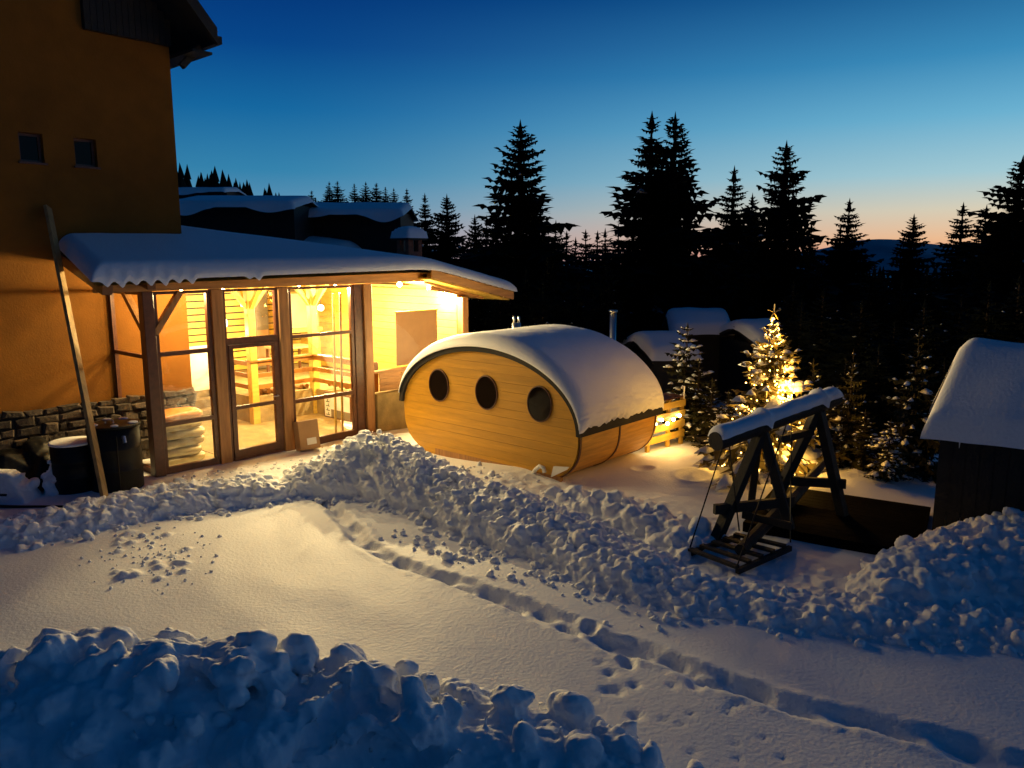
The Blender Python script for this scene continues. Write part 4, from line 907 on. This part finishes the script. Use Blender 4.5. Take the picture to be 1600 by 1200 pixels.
aframe(.36, [GG(1108, 858), Vector((3.55, 9.25, -.1))], 0, .62)
aframe(.84, [GG(1192, 812), GG(1324, 822)], 0, .60)
MB().beam(L0+ld*.33-upv*.12, GG(1172, 800)+Vector((0, 0, .1)), .09, .09).build('brace', M_DARKWOOD, sw)
MB().beam(L0+ld*.50-upv*.28, L0+ld*.78-upv*.34, .07, .09).build('tie_bar', M_DARKWOOD, sw)
# hanging bench seat half buried in the snow
s0, s1, s2, s3 = G(1078, 858, .12), G(1152, 886, .12), G(1235, 850, .16), G(1155, 832, .16)
for k in range(5):
    t = k/4; a = s0.lerp(s3, t*.9); b_ = s1.lerp(s2, t*.9); MB().beam(a, b_, .075, .03).build('seat_slat', M_DARKWOOD, sw)
MB().beam(s0-Vector((0, 0, .05)), s3-Vector((0, 0, .05)), .05, .06).build('seat_rail', M_DARKWOOD, sw); MB().beam(s1-Vector((0, 0, .05)), s2-Vector((0, 0, .05)), .05, .06).build('seat_rail', M_DARKWOOD, sw)
for k in range(1):
    h = .22; MB().beam(s3.lerp(s0, -.05)+Vector((0, 0, h)), s2+Vector((0, 0, h)), .03, .09).build('back_slat', M_DARKWOOD, sw)
for tt, e in ((.05, s0), (.10, s3), (.56, s1), (.60, s2)): MB().tube([L0+ld*tt-upv*.1, e+Vector((0, 0, .02))], .009, 5).build('chain', M_BLACK, sw)
# guessed dark deck, added to fill the black area beside the hut
deck = thing('guessed_deck', 'guessed low dark deck filling the black patch between the swing and the roofed hut', 'deck', (P(1447, 683, 9.0).x, 9.0, -.02), R(-31))
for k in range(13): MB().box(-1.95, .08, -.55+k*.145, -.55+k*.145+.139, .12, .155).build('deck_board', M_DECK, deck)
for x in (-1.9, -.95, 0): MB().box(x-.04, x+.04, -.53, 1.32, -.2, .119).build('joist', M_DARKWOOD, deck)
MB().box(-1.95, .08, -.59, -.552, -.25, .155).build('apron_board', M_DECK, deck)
# fallen branch by the swing
br = tag(MB().tube([GG(1150, 890)+Vector((.1, .2, .25)), GG(1240, 800)+Vector((0, 0, .35)), GG(1290, 770)+Vector((0, 0, .45))], [.07, .09, .05], 9).build('log', M_DARKWOOD), 'rough dark log slanting out of the snow under the swing', 'log')

# ------------------------------------------------------------------ roofed hut at the right edge
e0 = P(1447, 683, 9.0); r0 = P(1508, 530, 9.85); rl = 2.6
hut = thing('small_hut', 'dark little timber hut under a thick steep snow-covered roof at the right edge', 'hut', (e0.x, e0.y, 0), R(-31))
dz, dy, dx = P(1508, 530, 9.62).z-e0.z, .85, .30
zE = e0.z+.03
def hutp(u, v, w):   # u along ridge, v eaves->ridge front, w height above roof
    return (u+dx*v*(1-u/rl), v*dy, zE+v*dz*.86+w)
for side in (0, 1):
    f = (lambda u, v, w: (hutp(u, v, w)[0], hutp(u, v, w)[1], hutp(u, v, w)[2])) if side == 0 else (lambda u, v, w: (hutp(u, v, w)[0], 2*dy-hutp(u, v, w)[1], hutp(u, v, w)[2]))
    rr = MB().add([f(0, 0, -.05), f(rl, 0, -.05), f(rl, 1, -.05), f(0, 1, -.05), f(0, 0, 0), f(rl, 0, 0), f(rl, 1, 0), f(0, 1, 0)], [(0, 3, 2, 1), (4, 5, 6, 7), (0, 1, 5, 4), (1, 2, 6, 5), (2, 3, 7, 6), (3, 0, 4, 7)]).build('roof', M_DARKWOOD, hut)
us = np.linspace(0, 1, 60); vs_ = np.linspace(0, 2, 64); rows = []
for a in us:
    row = []
    for v in vs_:
        u = -.06+(rl+.12)*a; vf = v if v <= 1 else 2-v; p = hutp(min(max(u, 0), rl), vf, 0); y = p[1] if v <= 1 else 2*dy-p[1]
        de = min(a*(rl+.12), (1-a)*(rl+.12), vf*1.15); q = min(1, de/.22); q = math.sqrt(1-(1-q)**2)
        th = (.24+.05*mn.noise(Vector((u*1.2, v*1.5, 2))))*q; ridge = .10*math.exp(-((v-1)/.12)**2)
        y += (-.06 if v < 1 else .06)*(1-vf)*(1 if vf < .1 else 0)
        sag = .05*mn.noise(Vector((u*2.2, 7, v)))*(1 if vf < .04 else 0)
        row.append((u+(p[0]-min(max(u, 0), rl)), y, p[2]+th-ridge*.9+sag-(.04 if vf < .02 else 0)))
    rows.append(row)
MB().grid(rows).build('snow_cap', M_SNOW, hut, smooth=True)
nb = 16
for k in range(nb): MB().box(.14+k*(rl-.3)/nb+.003, .14+(k+1)*(rl-.3)/nb-.003, .16, .20, -.3, zE+.10).build('board', M_DARKWOOD, hut)
for k in range(10): MB().box(.145, .185, .205+k*.13, .33+k*.13, -.3, zE+.1+min(k, 9-k)*.13).build('board', M_DARKWOOD, hut)
MB().box(rl-.2, rl-.16, .21, 1.5, -.3, zE+.1).build('side_wall', M_DARKWOOD, hut)
MB().box(.19, rl-.21, 1.46, 1.5, -.3, zE+.1).build('back_wall', M_DARKWOOD, hut)
MB().tube([hutp(.35, 0, .0), (hutp(.35, 0, 0)[0], hutp(.35, 0, 0)[1], zE-.12)], [.012, .002], 6).build('icicle', M_SNOW, hut)

# ------------------------------------------------------------------ cabins and barns with snowy roofs
def gable_cabin(px0, px1, py_e, py_r, Y, label, rz, depth=2.6, hb=2.0):
    a, b_ = P(px0, py_e, Y), P(px1, py_e, Y); r = P((px0+px1)/2, py_r, Y); w = (b_.x-a.x); g = min(gz((a.x+b_.x)/2, Y), a.z-hb)
    t = thing('cabin', label, 'cabin', ((a.x+b_.x)/2, Y, 0), rz)
    ze, zr = a.z, r.z; hw_ = w/2; D = depth/2
    MB().add([(-hw_*.85, -D*.9, g-.5), (hw_*.85, -D*.9, g-.5), (hw_*.85, -D*.9, ze+.02), (-hw_*.85, -D*.9, ze+.02), (-hw_*.85, D*.9, g-.5), (hw_*.85, D*.9, g-.5), (hw_*.85, D*.9, ze+.02), (-hw_*.85, D*.9, ze+.02)],
             [(0, 1, 2, 3), (5, 4, 7, 6), (1, 5, 6, 2), (4, 0, 3, 7), (3, 2, 6, 7)]).build('wall', M_DARKWOOD, t)
    rf = MB()
    for s in (-1, 1):
        rf.add([(-hw_, s*D, ze-.1), (hw_, s*D, ze-.1), (hw_, 0, zr-.1), (-hw_, 0, zr-.1), (-hw_, s*D, ze-.02), (hw_, s*D, ze-.02), (hw_, 0, zr-.02), (-hw_, 0, zr-.02)], [(0, 3, 2, 1), (4, 5, 6, 7), (0, 1, 5, 4), (1, 2, 6, 5), (2, 3, 7, 6), (3, 0, 4, 7)])
    ro = rf.build('roof', M_DARKWOOD, t); rows = []
    for i in range(25):
        x = -hw_*1.03+2.06*hw_*i/24; row = []
        for j in range(25):
            v = -1+2*j/24; de = min(min(i, 24-i)/24*w, (1-abs(v))*D*1.2); q = min(1, de/.25); q = math.sqrt(1-(1-q)**2)
            row.append((x, v*D*1.04, ze-.02+(zr-ze)*(1-abs(v))+.26*q-.06*math.exp(-(v/.15)**2)+.03*mn.noise(Vector((x*2, v*3, px0)))))
        rows.append(row)
    MB().grid(rows).build('snow_cap', M_SNOW, ro, smooth=True)
gable_cabin(988, 1066, 552, 527, 21, 'low snow-roofed cabin just behind the sauna right end', R(12))
gable_cabin(1042, 1134, 515, 490, 24, 'higher snow-roofed cabin behind the low one, left of the lit tree', R(-6))
gable_cabin(1142, 1216, 532, 508, 22, 'small snow-roofed cabin half hidden behind the lit tree', R(14))
def barn(px0, px1, py_top, py_e, Y, label, seed, depth=5):
    a, b_ = P(px0, py_e, Y), P(px1, py_e, Y); top = P(px0, py_top, Y+depth*.5).z; w = b_.x-a.x
    t = thing('barn', label, 'barn', (a.x, Y, 0)); g = gz(a.x, Y)-2.5; ze = a.z; rg = random.Random(seed)
    MB().box(.15, w-.15, .6, depth, g, ze+.05).build('wall', M_DARKWOOD, t)
    ro = MB().add([(0, 0, ze-.15), (w, 0, ze-.15), (w, depth*.5, top-.35), (0, depth*.5, top-.35), (w, depth, ze-.15), (0, depth, ze-.15)], [(0, 1, 2, 3), (3, 2, 4, 5)]).build('roof', M_DARKWOOD, t); rows = []
    for i in range(70):
        x = -.1+(w+.2)*i/69; row = []
        sag = .34*max(0, mn.noise(Vector((x*.62+seed, 0, 0)))+.12)*1.6
        for j in range(22):
            v = j/21; y = -.30+v*(depth*.5+.3); z = ze-.15+(top-.35-ze+.15)*max(0, (y)/(depth*.5)); q = min(1, (y+.30)/.35); q = math.sqrt(1-(1-q)**2); e2 = min(1, min(i, 69-i)/4); e2 = math.sqrt(1-(1-e2)**2)
            row.append((x, y, z+.26*q*e2-(sag if j == 0 else sag*.8 if j == 1 else 0)+.02*mn.noise(Vector((x, y, seed)))))
        row.append((x, depth+.2, ze-.2)); rows.append(row)
    MB().grid(rows).build('snow_cap', M_SNOW, ro, smooth=True)
barn(262, 458, 302, 318, 30, 'long dark barn with curling snow on its roof, nearer the house', 3)
barn(448, 628, 313, 330, 33, 'long dark barn with scalloped snow eaves behind the chimney', 9)
barn(270, 352, 290, 296, 46, 'far small snowy roof glimpsed between the house corner and the nearer barn', 5, 4)
